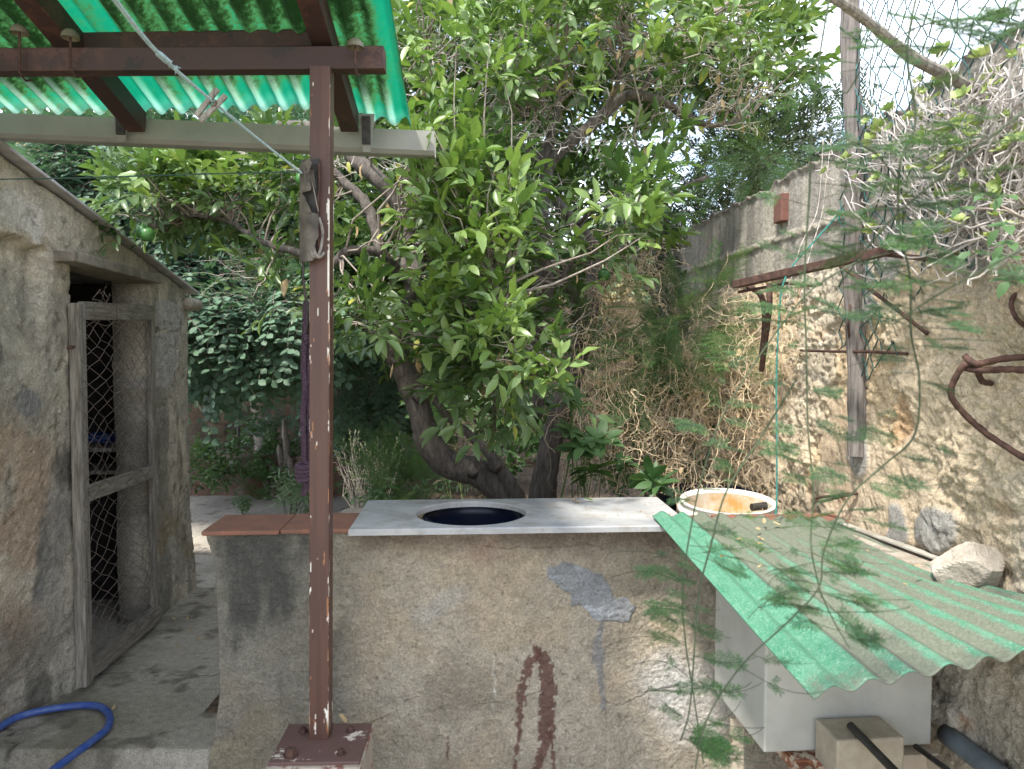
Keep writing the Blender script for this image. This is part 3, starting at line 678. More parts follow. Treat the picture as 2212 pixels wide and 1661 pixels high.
hj = sst(.022, .008, np.abs(Zz-2.10-.02*(fbm(S, Zz, 9, 3, 71)-.5))); d2 = .018+.020*hj*fbm(S, Zz, 30, 3, 72)+.004*(fbm(S, Zz, 40, 4, 73)-.5)+.02*sst(.035, .0, top-Zz)*fbm(S, Zz, 20, 3, 74)
dsp = d1*(1-blk)+d2*blk
P0 = rp0+rd*S[..., None]; P0[..., 2] = Zz; PX, PY = proj(P0)
c = mixc(np.ones(S.shape+(3,))*np.array((.74, .575, .375)), (.62, .475, .30), sst(.35, .65, fbm(S, Zz, 3, 5, 75)))
c = mixc(c, (.56, .50, .40), .7*sst(.45, .62, fbm(S, Zz, 1.9, 4, 76)))
c = mixc(c, (.50, .46, .38), .6*sst(.56, .72, fbm(S, Zz, 2.6, 5, 77)))
c = mixc(c, (.50, .28, .14), .55*sst(.60, .72, fbm(S, Zz, 6, 4, 78)))
c = mixc(c, (.24, .18, .12), .45*sst(.07, .0, f2-f1)*rubble_on); c = mixc(c, (.66, .58, .45), .4*ledge_)
smooth_p = sst(.492, .506, fbm(S, Zz, 1.7, 5, 79)+.03*(fbm(S, Zz, 22, 4, 179)-.5))*(Zz < 1.9); dsp = np.where(blk > .5, dsp, dsp*(1-.6*smooth_p)+.016*smooth_p); c = mixc(c, (.68, .54, .385), .7*smooth_p)
wx = PX+12*(fbm(S, Zz, 12, 4, 80)-.5)*2; wy = PY+12*(fbm(S, Zz, 12, 4, 81)-.5)*2
for cx, cy, rx, ry in ((2035, 1145, 42, 52), (1955, 1150, 24, 60), (1935, 560, 30, 50), (1880, 620, 25, 90), (1870, 980, 22, 50), (2120, 530, 60, 70), (1420, 640, 20, 60)):
    m = sst(1.15, .85, np.hypot((wx-cx)/rx, (wy-cy)/ry)); c = mixc(c, (.33, .33, .32), .85*m); dsp = dsp*(1-.5*m)+.02*m
gc = mixc(np.ones(S.shape+(3,))*np.array((.37, .34, .295)), (.50, .455, .38), sst(.40, .7, fbm(S*14, Zz*1.2, 1, 4, 82)))
gc = mixc(gc, (.20, .185, .165), .7*sst(.5, .75, fbm(S*9, Zz*1.0, 1, 3, 83))); gc = mixc(gc, (.42, .38, .30), hj*.8)
vj = sst(.014, .004, np.abs(((S+.25*(Zz > 2.1)+.13) % .5)-.25)); gc = mixc(gc, (.36, .32, .26), vj*.7)
c = mixc(c, (0, 0, 0), blk*0)+0; c = c*(1-blk[..., None])+gc*blk[..., None]
c = mixc(c, (.23, .20, .16), .8*sst(.05, .0, top-Zz))
c = mixc(c, (.20, .17, .11), .6*sst(.95, .3, Zz)*sst(-.3, -.8, S)*sst(.4, .6, fbm(S, Zz, 3, 4, 84)))
G = P0+rn*dsp[..., None]
b = MB().slab(G, -rn*.28, flip=False)
rw = thing('garden_wall', 'tall rubble stone garden wall topped with grey concrete blocks', 'wall', (rp0[0]+.15, rp0[1]+.4, -.15))
obj('wall', b, M['rubble'], rw, smooth=True, cols=c.reshape(-1, 3))
bp = [onR(1676, 422, .03), onR(1703, 480, .03)]; q = MB(); q.box((bp[0]+bp[1])/2, rd*.045, rn*.022, (0, 0, .062)); obj('brick', q, M['brick'], rw, bevel=.004, label='red clay brick set in the grey blocks')
# far return of the wall and the far garden wall
def roughwall(name, p0, d, length, z0, z1, thick, ns, nz, seed, colA, colB, label, amp=.06, nrm=None):
    S, V_ = np.meshgrid(np.linspace(0, length, ns), np.linspace(0, 1, nz)); top = z1+.08*(fbm(S, S*0, 3, 3, seed)-.5); Z_ = z0+(top-z0)*V_
    f1, f2, cid = worley(S*3.2, Z_*4.6, seed+1); nrm = np.array([d[1], -d[0], 0]) if nrm is None else nrm
    dd = amp*(.5*sst(.03, .25, f2-f1)*cid+fbm(S, Z_, 3, 5, seed+2)-.5)
    P_ = p0+d*S[..., None]; P_[..., 2] = Z_; P_ = P_+nrm*dd[..., None]
    c_ = mixc(np.ones(S.shape+(3,))*np.array(colA), colB, sst(.35, .65, fbm(S, Z_, 2.5, 5, seed+3))); c_ = mixc(c_, (.05, .04, .03), .7*sst(.08, 0, f2-f1))
    o = obj(name, MB().slab(P_, -nrm*thick), M['rubble'], smooth=True, cols=c_.reshape(-1, 3)); return tag(o, label, 'wall')
roughwall('stone_wall', np.array([-6.0, 9.6, 0]), np.array([1.0, -.05, 0]), 9.6, -.2, 2.15, .3, 300, 90, 300, (.115, .085, .058), (.06, .05, .038), 'dark old stone wall at the back of the garden under the carob tree')
pw = thing('planter_wall', 'low crumbling brick and plaster planter wall at the back of the patio', 'planter', (-1.6, 8.4, 0))
S, V_ = np.meshgrid(np.linspace(0, 4.7, 260), np.linspace(0, 1, 50)); Z_ = -.02+(.42+.05*(fbm(S, S*0, 3, 3, 330)-.5)+.02)*V_; dd = .05*(fbm(S, Z_, 5, 5, 331)-.5)
P_ = np.array([-4.2, 8.15, 0])+np.array([1, -.03, 0])*S[..., None]; P_[..., 2] = Z_; P_[..., 1] -= dd
c_ = mixc(np.ones(S.shape+(3,))*np.array((.26, .22, .17)), (.17, .10, .075), sst(.38, .52, fbm(S, Z_, 2.5, 4, 332)+.35*(.3-Z_))); c_ = mixc(c_, (.12, .10, .07), .8*sst(.5, .68, fbm(S, Z_, 4, 4, 333)))
obj('wall', MB().slab(P_, (0, .16, 0)), M['rubble'], pw, smooth=True, cols=c_.reshape(-1, 3))
obj('planting_soil', MB().aabox((-4.1, 8.28, .0), (.4, 9.35, .34)), M['dark'], pw)

# ================================================================== SHED
s0, _ = sS(164, 1000); s1, _ = sS(327, 1000); 
ra = sS(0, 333, .0); rb = sS(407, 634, .0); slope = (rb[1]-ra[1])/(rb[0]-ra[0]); roofz = lambda s: ra[1]+slope*(s-ra[0])
la = sS(150, 566); lb = sS(330, 608); lint = lambda s: la[1]+(lb[1]-la[1])*(s-la[0])/(lb[0]-la[0])

shed = thing('stone_shed', 'low plastered stone shed with sloping roof and wire mesh door', 'shed', (sA[0]-.9, sA[1]+.2, 0))
def shedpart(S, Zz):
    P0 = sA+sd*S[..., None]; P0[..., 2] = Zz; PX, PY = proj(P0)
    d = .024*(fbm(S, Zz, 2.2, 4, 101)-.5)+.008*(fbm(S, Zz, 18, 4, 102)-.5)+.008*(fbm(S, Zz, 50, 3, 103)-.5)
    wx = PX+14*(fbm(S, Zz, 7, 4, 104)-.5)*2; wy = PY+14*(fbm(S, Zz, 7, 4, 105)-.5)*2
    d = d-.006*sst(.60, .70, fbm(S, Zz, 20, 4, 116))
    ins = sst(0, 14, wy-(492+.42*(wx-0)))*sst(105, 85, wx); d = d-.06*ins*sst(900, 520, wy)
    c = mixc(np.ones(S.shape+(3,))*np.array((.60, .525, .41)), (.47, .425, .345), sst(.38, .62, fbm(S, Zz, 3.4, 5, 106)))
    c = c*(.74+.52*fbm(S, Zz, 8, 5, 117))[..., None]
    c = mixc(c, (.44, .31, .21), .7*sst(820, 900, wy)*sst(150, 90, wx)*sst(.4, .6, fbm(S, Zz, 3.5, 4, 107)))
    c = mixc(c, (.66, .60, .52), .9*inpoly(wx, wy, [(-10, 405), (20, 400), (60, 430), (92, 450), (96, 500), (80, 530), (60, 500), (-10, 468)]))
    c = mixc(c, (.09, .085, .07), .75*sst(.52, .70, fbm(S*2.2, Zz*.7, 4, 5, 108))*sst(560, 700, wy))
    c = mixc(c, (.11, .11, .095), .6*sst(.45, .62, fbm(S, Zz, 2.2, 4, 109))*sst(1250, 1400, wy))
    c = mixc(c, (.26, .26, .25), .8*sst(1.2, .8, np.hypot((wx-68)/26, (wy-868)/30)))
    c = mixc(c, (.22, .22, .21), .6*sst(1.2, .6, np.hypot((wx-128)/28, (wy-1180)/160)))
    if S.mean() > .6:
        c = mixc(c, (.20, .19, .16), .65*sst(.4, .6, fbm(S*1.5, Zz*.6, 4, 4, 110)))
        streak = .6+.5*fbm(S*3, Zz, 12, 3, 111)
        for pl in ([(334, 645), (388, 655), (392, 690), (378, 712), (332, 708)], [(332, 722), (386, 716), (384, 780), (372, 836), (322, 838)]):
            m = inpoly(PX+6*(fbm(S, Zz, 14, 4, 112)-.5)*2, PY+8*(fbm(S, Zz, 14, 4, 113)-.5)*2, pl); c = mixc(c, (.50, .47, .44), m*np.clip(streak, 0, .95))
        c = mixc(c, (.34, .27, .17), .7*sst(1000, 1120, wy)*sst(1300, 1200, wy)*sst(.4, .6, fbm(S, Zz, 4, 4, 114)))
    c = mixc(c, (.12, .105, .085), .5*sst(.68, .78, fbm(S, Zz, 24, 4, 115))); d = d-.45*np.clip(-S-.04, 0, 1)*sst(1.5, .0, Zz)
    return P0+sn*d[..., None], c
mbs = MB(); cc = []
for a, b_, zlo, zhi, ns, nz in ((-1.9, s0, lambda s: s*0-.15, roofz, 260, 420), (s1, sEnd, lambda s: s*0-.05, roofz, 110, 400), (s0, s1, lint, roofz, 130, 40)):
    S, V_ = np.meshgrid(np.linspace(a, b_, ns), np.linspace(0, 1, nz)); Zz = zlo(S)+(roofz(S)-zlo(S))*V_
    if a == s1: S = S+(-.012+.05*sst(.55, .0, Zz))*sst(s1+.1, sEnd, S)
    G, c = shedpart(S, Zz); st = mbs.nv; mbs.slab(G, -sn*.20); full = np.ones((mbs.nv-st, 3))*c.reshape(-1, 3).mean(0); full[:c.size//3] = c.reshape(-1, 3); cc.append(full)
obj('wall', mbs, M['plaster'], shed, smooth=True, cols=np.concatenate(cc))
# other walls, floor inside
q = MB(); pE = sA+sd*(sEnd-.10)
hE = roofz(sEnd-.05)+.012; q.box(pE-sn*1.25+UP*(hE/2-.02), sn*1.04, sd*.095, (0, 0, hE/2+.02)); hN = roofz(-1.9)+.0; q.box(sA-sd*1.85-sn*1.25+UP*hN/2, sn*1.04, sd*.04, (0, 0, hN/2))
S, V_ = np.meshgrid(np.linspace(-1.89, sEnd, 12), np.linspace(0, 1, 4)); P_ = sA-sn*2.3+sd*S[..., None]; P_[..., 2] = -.05+(roofz(S)+.06)*V_; q.slab(P_, -sn*.12)
obj('rear_wall', q, M['inner'], shed)
q = MB(); ip = sA-sn*.75+sd*(s1-.02); q.box(ip+UP*.86, sn*.30, sd*.04, (0, 0, .84)); obj('inner_partition', q, M['inner'], shed)
# lintel slab
l0 = onS(150, 552, .07); l1 = onS(343, 604, .07); l0i = onS(148, 545, 0); ld = l1-l0; q = MB()
q.beam(l0-sn*.10, l1-sn*.10, .24, .048); obj('lintel_slab', q, M['lintel'], shed, bevel=.006)
# roof
e0 = sA+sd*(-2.0)+UP*(roofz(-2.0)+.022); e1 = sA+sd*(sEnd+.10)+UP*(roofz(sEnd+.10)+.022); q = MB()
rw_ = 2.6; mid = (e0+e1)/2+sn*(.045-rw_/2); dirr = (e1-e0)/2; q.box(mid, sn*rw_/2, dirr, np.cross(sn, dirr/np.linalg.norm(dirr))*.007); obj('roof', q, M['roofedge'], shed, bevel=.003)
pr = onS(418, 658, .02); b = MB(); b.tube(smoothpath([pr-sd*.14, pr-sd*.03, pr+sd*.04, pr+sd*.085], 3), np.array([.04, .04, .042, .042, .042, .044, .042, .04, .036, .018][:10]), 10, wob=.15); obj('eave_stone', b, M['stone'], shed, smooth=True)
# door
door = thing('mesh_door', 'weathered wooden door frame covered with torn rusty chicken wire', 'door', sA+sd*.4+sn*.05)
def rail(name, p, q_, w, t=.035, mat='wood', off=.035):
    a = onS(*p, off); b_ = onS(*q_, off); m = MB(); d = (b_-a)/np.linalg.norm(b_-a); u = np.cross(sn, d); m.box((a+b_)/2, d*np.linalg.norm(b_-a)/2, u*w/2, sn*t/2)
    return obj(name, m, M[mat], door, bevel=.004)
rail('stile', (166, 655), (183, 1480), .062, .05); rail('stile', (326, 662), (333, 1345), .045, .03, off=.02)
rail('top_rail', (175, 671), (328, 676), .085, .03, 'woodh', .04); rail('middle_rail', (182, 1068), (326, 1018), .075, .03, 'woodh', .045); rail('bottom_rail', (190, 1448), (341, 1322), .085, .05, 'woodh', .03)
rail('hinge', (150, 752), (157, 748), .012, .03, 'rust', .055)
def chainlink(b, O, U, V, nu, nv, r, wob, mask=None, n=4, seed=0, bulge=None):
    # nu zigzag wires running along V, woven with their neighbours
    r_ = np.random.default_rng(seed); off = r_.normal(size=(nu+2, nv+2, 3))*wob
    for i in range(nu):
        pts = []; runs = []
        for j in range(nv+1):
            ii = i+((j+i) % 2); a = ii/nu; bb = j/nv
            p = O+U*a+V*bb+off[ii, j]; nn = np.cross(U, V); nn = nn/np.linalg.norm(nn)
            if bulge is not None: p = p+nn*bulge(a, bb)
            ok = mask is None or mask(a, bb)
            if ok: pts.append(p+nn*(r*1.0 if (j+i) % 2 else -r*1.0))
            else:
                if len(pts) > 1: runs.append(pts)
                pts = []
        if len(pts) > 1: runs.append(pts)
        for pts in runs:
            Q = []
            for k in range(len(pts)-1):
                Q.append(pts[k]); Q.append(pts[k]*.86+pts[k+1]*.14); Q.append(pts[k]*.14+pts[k+1]*.86)
            Q.append(pts[-1]); b.tube(Q, r, n)
b = MB(); O = onS(192, 1455, .075); U = onS(338, 1335, .075)-O; V = onS(196, 690, .075)-O; U[2] = 0
chainlink(b, O, U*1.0, np.array([0, 0, V[2]+.03]), 13, 46, .0014, .0045, seed=3, bulge=lambda a, t: .03*math.sin(a*3.1)*math.sin(t*9)+.012*math.sin(t*23+a*5))
chainlink(b, O+UP*(V[2]-.03)+U*.15, U*.85+UP*-.03, np.array([0, 0, .20])+sn*.03, 10, 9, .0015, .015, mask=lambda a, t: t < .95-1.0*abs(a-.15)+.25*math.sin(a*19), seed=5)
for k in range(10):      # curled loose ends at the torn top
    p = O+U*(.2+.7*rng.random())+UP*(V[2]+.05+.10*rng.random()); a0 = rng.random()*6; rr = .012+.01*rng.random()
    b.tube([p+sd*rr*math.cos(a0+t)+UP*(rr*math.sin(a0+t)+t*.004)+sn*.01*t for t in np.linspace(0, 4.5, 10)], .0014, 4)
obj('wire_mesh', b, M['rustwire'], door)
# things inside the shed
p = onS(208, 955, -.45); q = MB(); q.box(p-UP*.02, sn*.22, sd*.22, (0, 0, .012)); q.box(p-UP*.16+sd*.02, sn*.20, sd*.20, (0, 0, .010)); 
for dx in (-.2, .2): q.box(p-UP*(p[2]/2+.03)+sd*dx, sn*.02, sd*.015, (0, 0, p[2]/2-.03))
tag(obj('shelf', q, M['wood'], bevel=.003), 'rough wooden shelf in the dark shed behind the mesh door', 'shelf')
b = MB(); cpt = p+UP*.012
for k in range(5): b.tube([cpt+sd*(.09+.012*rng.random())*math.cos(t+k)+sn*(.10+.02*rng.random())*math.sin(t+k)+UP*(.008*k+.006*math.sin(5*t+k)) for t in np.linspace(0, 6.3, 40)], .005, 6)
tag(obj('rope_coil', b, M['hose']), 'coil of pale blue rope lying on the shed shelf', 'rope')

# ================================================================== CANOPY: post, beams, rafters, sheets, gutter
post = thing('steel_post', 'square red painted steel post with flaking edges bolted onto a pedestal', 'post', atz(695, 1600, .345))
pt = atz(695, 1604, .345); dP = pt[1]+.035; p0 = at(693.5, 1601, dP); p1 = at(695.5, 150, dP); p0[2] = .35
q = MB(); hw = .031; T_ = (p1-p0); LT = np.linalg.norm(T_); T_ /= LT; px_ = np.array([1.0, .03, 0]); py_ = np.cross(T_, px_); py_ /= np.linalg.norm(py_); px_ = np.cross(py_, T_); colp = []
for fx, fy, sg in ((px_, -py_, 1), (py_, px_, -1), (-px_, py_, 1), (-py_, -px_, 1)):
    aa = np.concatenate([[-1, -.97], np.linspace(-.94, .94, 20), [.97, 1]]); A, B = np.meshgrid(aa, np.linspace(0, 1, 1000))
    ed = np.clip((np.abs(A)-.955)*20, 0, 1)**2*.004; G = p0+T_*(B*LT)[..., None]+fx*(A*hw)[..., None]+fy*(hw-ed)[..., None]; q.grid(G)
    nn = fbm(B*LT*14, A*3+B*2, 1, 4, 800)+.3*(fbm(B*LT*60, A*9, 1, 3, 801)-.5); m = sst(.68, .71, nn-.10+.16*np.clip((A*sg-.72)/.25, 0, 1)+.07*np.clip((-A*sg-.72)/.25, 0, 1)+.05*(B < .06)+.06*((A > .8)&(B > .55)&(B < .86)))
    cc_ = mixc(np.ones(A.shape+(3,))*np.array((.085, .037, .025)), (.066, .028, .020), sst(.4, .6, fbm(A, B*LT*2, 2, 4, 802))); cc_ = mixc(cc_, (.34, .15, .06), sst(.0, .6, m)*.8); cc_ = mixc(cc_, (.70, .66, .58), m*sst(.45, .55, fbm(B*LT*9, A*2, 1, 3, 803))); colp.append(cc_.reshape(-1, 3))
obj('shaft', q, M['postpaint'], post, smooth=True, cols=np.concatenate(colp))
ang = .03; pe = np.array([math.cos(ang), math.sin(ang), 0]); pg = np.array([-pe[1], pe[0], 0])
pc = atz(694, 1606, .345)+pg*.005; q = MB(); q.box(pc+UP*.002-pg*.01+pe*.005, pe*.137, pg*.118, (0, 0, .006)); obj('base_plate', q, M['plate'], post, bevel=.002)
bolts = [(628, 1632, 1.5), (738, 1629, 1.0), (655, 1582, 1.0), (757, 1580, 1.0)]; b0 = None
for bx_, by_, sc_ in bolts:
    p = atz(bx_, by_, .352)
    if b0 is None or sc_ > 1:
        q = MB(); q.lathe(p, [(.0001, 0), (.017*sc_, 0), (.017*sc_, .003), (.012*sc_, .003), (.012*sc_, .014*sc_), (.009*sc_, .016*sc_), (.006, .016*sc_), (.006, .026 if sc_ > 1 else .019), (.0001, .026 if sc_ > 1 else .019)], 6)
        o = obj('bolt', q, M['rust'], post)
        if sc_ == 1.0: b0 = o
    else: copy_of(b0, tuple(p-world_loc(post)), rotz=rng.random(), parent=post)
    if b0 is None: pass
# pedestal
S = np.linspace(0, 1, 60); q = MB(); hx, hy = .142, .130; ctr = pc+pe*.006-pg*.012
def wallgrid(a, b_, z0, z1, n=50, m=50, amp=.006, sd_=0, flare=0):
    A, B = np.meshgrid(np.linspace(0, 1, n), np.linspace(0, 1, m)); P_ = a+(b_-a)*A[..., None]; P_[..., 2] = z0+(z1-z0)*B; d = b_-a; nn = np.array([d[1], -d[0], 0])/np.linalg.norm(d)
    return P_+nn*(amp*(fbm(A, B, 7, 4, sd_)-.5)*2+flare*(1-B))[..., None]
cn = [ctr-pe*hx-pg*hy, ctr+pe*hx-pg*hy, ctr+pe*(hx-.01)+pg*hy, ctr-pe*(hx-.01)+pg*hy]
for i in range(4): q.grid(wallgrid(cn[i], cn[(i+1) % 4], -.14, .3435, sd_=400+i, flare=.012))
A, B = np.meshgrid(np.linspace(-1, 1, 50), np.linspace(-1, 1, 50)); P_ = ctr+pe*(A*hx)[..., None]+pg*(B*hy)[..., None]; P_[..., 2] = .3435+.006*(fbm(A, B, 6, 4, 410)-.6); q.grid(P_)
tag(obj('pedestal', q, M['pedestal'], smooth=False, bevel=0), 'square concrete pedestal with flaking paint under the red post', 'pedestal')

zrf = lambda d: 3.235-.25*d; dirx = -.045      # roof underside; sheets run away from the camera and down
def RF(x, d, off=0.0): return np.array([x+dirx*(d-2.4), d, zrf(d)+off])
bm0 = at(-260, 137, 2.36); bm1 = at(832, 130, 2.42)
q = MB(); q.beam(bm0, bm1, .055, .070); tag(obj('steel_beam', q, M['redbeam'], bevel=.003), 'long dirty red steel beam lying across the top of the post', 'beam')
q = MB(); q.beam(at(118, 100, 2.50), at(722, 86, 2.53), .05, .052); q.beam(at(118, 84, 2.515), at(722, 74, 2.545), .07, .012); tag(obj('purlin', q, M['redbeam'], bevel=.003), 'short dark purlin between the two rafters just above the long beam', 'purlin')
def rafter(px_, lab):
    x = px_; a = RF(x, .2, -.050); b_ = RF(x, 2.93, -.050); q = MB(); q.beam(a, b_, .066, .080)
    return tag(obj('rafter', q, M['redbeam'], bevel=.003), lab, 'rafter', 'steel rafters under the green canopy')
xr = at(702, 120, 2.45)[0]; xl = at(150, 120, 2.45)[0]
rafter(xr, 'red steel rafter passing just above the square post'); rafter(xl, 'red steel rafter at the left, away from the post')
def sheet(name, xa, xb, d0, d1, lab, mat, pitch=.080, amp=.0135, far=lambda x: 0.0):
    nx = int((xb-xa)/pitch*12); ns = 90; X, T = np.meshgrid(np.linspace(xa, xb, nx), np.linspace(0, 1, ns)); D = d0+(d1+far(X)-d0)*T
    ph = np.cos(X/pitch*2*math.pi); Zz = zrf(D)+amp*(ph+1)+.006*(fbm(X*2, D, 2, 3, 500)-.5)
    P_ = np.stack([X+dirx*(D-2.4), D, Zz], -1); col = np.zeros(P_.shape)
    col[..., 0] = np.clip(.62-.16*ph+.25*(fbm(X, D, 1.5, 3, 501)-.5)-.55*sst(.10, .05, np.abs(X-(xl+.06)))-.5*sst(.06, .02, np.abs(X-(xb-.03)))-.55*sst(.22, .05, (d1+far(X))-D)*fbm(X, D, 9, 3, 502)*1.6, 0, 1)
    col[..., 1] = np.clip(sst(.35, .0, (d1+far(X))-D)*sst(.2, .9, -ph)*1.0+sst(.10, .0, (d1+far(X))-D)*.4, 0, 1)
    return tag(obj(name, MB().shell(P_, (0, 0, .0025)), M[mat], smooth=True, cols=np.tile(col.reshape(-1, 3), (2, 1))), lab, 'roof sheet', 'green corrugated canopy sheets')
xedge = at(889, 290, 3.07)[0]-dirx*(3.07-2.4)
sheet('roof_sheet', -2.9, xr+.02, -1.2, 2.95, 'mossy green corrugated canopy sheet, the wide left one', 'canopy', far=lambda x: .02*np.sin(x*3))
sheet('roof_sheet', xr-.04, xedge, -1.2, 3.07, 'mossy green corrugated canopy sheet, the narrow one right of the post', 'canopy', far=lambda x: .0*x-.12*np.clip((xedge-x)/.35, 0, 1))
# gutter: an open half-square channel with brackets
ga, gb = at(-60, 274, 2.97), at(940, 315, 3.02); gd = (gb-ga); gl_ = np.linalg.norm(gd); gd /= gl_; gs = np.cross(gd, UP); gs /= np.linalg.norm(gs)
gut = thing('gutter', 'long grey plastic rain gutter under the canopy edge', 'gutter', (ga+gb)/2-UP*.05)
q = MB(); prof = [(-.045, .045), (-.045, -.03), (-.028, -.045), (.030, -.045), (.045, -.03), (.045, .045), (.042, .045), (.042, -.028), (.028, -.042), (-.026, -.042), (-.042, -.028), (-.042, .045)]
V = [p+gs*x+UP*z for p in (ga, gb) for x, z in prof]; n_ = len(prof); q.add(V, [(i, (i+1) % n_, n_+(i+1) % n_, n_+i) for i in range(n_)]+[tuple(range(n_-1, -1, -1)), tuple(range(n_, 2*n_))]); obj('channel', q, M['gutter'], gut)
def bracket(px_, py0, py1, w, lab=None):
    a = at(px_, py0, 2.90); b_ = at(px_, py1, 2.915); q = MB(); h = (a[2]-b_[2]); c_ = (a+b_)/2
    P_ = [(-w/2, h/2), (w/2, h/2), (w*.22, -h/2), (-w*.22, -h/2)]
    V = [c_+np.array([x, y, z]) for y in (-.004, .004) for x, z in P_]; q.add(V, [(0, 1, 2, 3), (7, 6, 5, 4), (0, 4, 5, 1), (1, 5, 6, 2), (2, 6, 7, 3), (3, 7, 4, 0)])
    q2 = obj('bracket', q, M['gutter'], gut); q = MB(); q.box(c_+np.array([0, -.010, .008]), (w*.26, 0, 0), (0, .005, 0), (0, 0, h*.36)); obj('strap', q, M['blackpipe'], q2)
bracket(263, 232, 308, .062); bracket(792, 245, 330, .060)
def hook(px_, py0, py1, lab, cap=True, d=2.33):
    a = at(px_, py0, d); b_ = at(px_, py1, d); q = MB(); t = thing('hook_bolt', lab, 'hook bolt', b_, 'hook bolts holding the canopy sheets')
    q.tube([a, a*.5+b_*.5, b_, b_+np.array([0, .03, -.012]), b_+np.array([0, .06, .0])], .0035, 6); obj('rod', q, M['rust'], t)
    if cap: q = MB(); q.lathe(a, [(.026, -.004), (.024, .010), (.012, .022), (.0001, .026)], 14); obj('cap', q, M['cream'], t, smooth=True)
hook(152, 80, 150, 'hook bolt with cream cap beside the left rafter', d=2.33); hook(42, 70, 158, 'hook bolt with dark cap nearest the left edge of the view'); hook(767, 100, 146, 'hook bolt with cap right of the post on the beam end')

# ---- broken conduit cover with cables strapped to the post
cv = thing('conduit_cover', 'broken weathered plastic cable cover with loose cables strapped to the red post', 'cable cover', at(668, 565, dP-.05))
A, B = np.meshgrid(np.linspace(0, 1, 26), np.linspace(0, 1, 60)); yT = 350; yB = 562
rgt = np.where(B < .30, 20+6*np.sin(B*30), np.where(B < .52, 3+22*(B-.30)/.22*1.0+2, 41-12*sst(.7, .95, B)))+4*(vn(B*25, B*0, 3)-.5)
rgt = np.clip(rgt, 4, 42); PXg = 647+A*rgt; PYg = yT+6*(1-A)-8*A*(B < .1)+B*(yB-yT); Dg = dP-.055-.022*np.sin(np.clip(A*rgt/42, 0, 1)*math.pi)+.03*(1-A)*0
P_ = np.array([[at(PXg[i, j], PYg[i, j], Dg[i, j]) for j in range(26)] for i in range(60)])
obj('shell', MB().shell(P_, (0, .003, 0)), M['pvcbrown'], cv, smooth=False)
q = MB(); q.add([at(x, y, dP-.043) for x, y in ((650, 345), (690, 342), (690, 470), (680, 560), (652, 560))], [(0, 4, 3, 2, 1)]); q.add([at(x, y, dP-.040) for x, y in ((650, 345), (690, 342), (690, 470), (680, 560), (652, 560))], [(0, 1, 2, 3, 4)]); obj('back_strip', q, M['blackpipe'], cv)
for pts, r in (([(688, 352, dP-.05), (689, 400, dP-.052), (686, 460, dP-.05), (688, 520, dP-.05), (689, 555, dP-.055)], .003), ([(680, 470, dP-.06), (675, 510, dP-.065), (680, 545, dP-.07), (690, 556, dP-.065), (700, 545, dP-.05)], .005), ([(689, 470, dP-.05), (697, 500, dP-.055), (692, 540, dP-.065), (680, 556, dP-.065), (668, 545, dP-.06)], .0045), ([(672, 380, dP-.07), (678, 410, dP-.075), (684, 440, dP-.07), (688, 458, dP-.06)], .0018), ([(674, 500, dP-.06), (670, 530, dP-.07), (676, 553, dP-.07), (686, 552, dP-.06)], .006)):
    q = MB(); q.tube(pxpath(pts), r, 8); obj('cable', q, M['rust'] if r == .003 else M['cable'], cv, smooth=True)
A, B = np.meshgrid(np.linspace(0, 1, 8), np.linspace(0, 1, 10)); P_ = np.array([[at(655+22*A[i, j]+5*B[i, j], 362+38*B[i, j]+6*A[i, j], dP-.085+.02*math.sin(A[i, j]*3)) for j in range(8)] for i in range(10)]); obj('torn_flap', MB().shell(P_, (0, .002, 0)), M['pvcbrown'], cv)
q = MB(); q.tube(pxpath([(656, 560, dP-.05), (655, 600, dP-.05), (660, 640, dP-.04), (666, 680, dP-.02), (664, 720, dP+.03)]), .0045, 8); tag(obj('black_cable', q, M['blackpipe'], smooth=True), 'thin black cable dropping from the broken cable cover behind the post', 'cable')

# ---- clothes lines and peg
def twisted(path, r, n=3, turns=60, seed=0, mat=None, nseg=220, braid=.55):
    P_ = np.asarray(path); t = np.linspace(0, len(P_)-1, nseg); P_ = np.stack([np.interp(t, np.arange(len(P_)), P_[:, k]) for k in range(3)], 1); T = np.gradient(P_, axis=0); T /= np.linalg.norm(T, axis=1)[:, None]+1e-9
    ref = np.array([.3, .9, .1]); u = np.cross(T, ref); u /= np.linalg.norm(u, axis=1)[:, None]; v = np.cross(T, u); b = MB()
    for k in range(n):
        a = np.linspace(0, turns*2*math.pi, nseg)+k*2*math.pi/n; b.tube(P_+r*braid*(np.cos(a)[:, None]*u+np.sin(a)[:, None]*v), r*.55, 5)
    return b
pth = np.array([at(225, -30, .95), at(345, 118, 1.35), at(470, 228, 1.75), at(560, 302, 2.08), at(652, 374, dP-.075)]); sp = smoothpath(pth, 30)
rope = thing('clothes_line', 'frayed pale blue rope line running down to the post with a knot', 'rope', sp[-1]-UP*.01)
obj('line', twisted(sp, .0032, 3, 130, nseg=900), M['ropeblue'], rope); q = MB(); kn = at(352, 124, 1.375)
kd = (pth[2]-pth[1]); kd /= np.linalg.norm(kd)
for k in range(4): c_ = kn+kd*(.012*k-.02); q.tube([c_+np.array([0, 1, 0])*.008*math.cos(t)+np.cross(kd, (0, 1, 0))*.010*math.sin(t)+kd*.003*t/2 for t in np.linspace(0, 6.6, 16)], .0042, 6)
for k in range(26): c_ = kn+kd*(rng.random()*.10-.02); v_ = rdir(1)[0]*.008; q.tube([c_, c_+v_*.6+kd*.004, c_+v_+kd*.012], .0008, 4)
obj('knot', q, M['ropeblue'], rope)
pg_ = thing('clothes_peg', 'weathered wooden clothes peg clipped on the pale rope', 'clothes peg', at(455, 232, 1.72)-UP*.05)
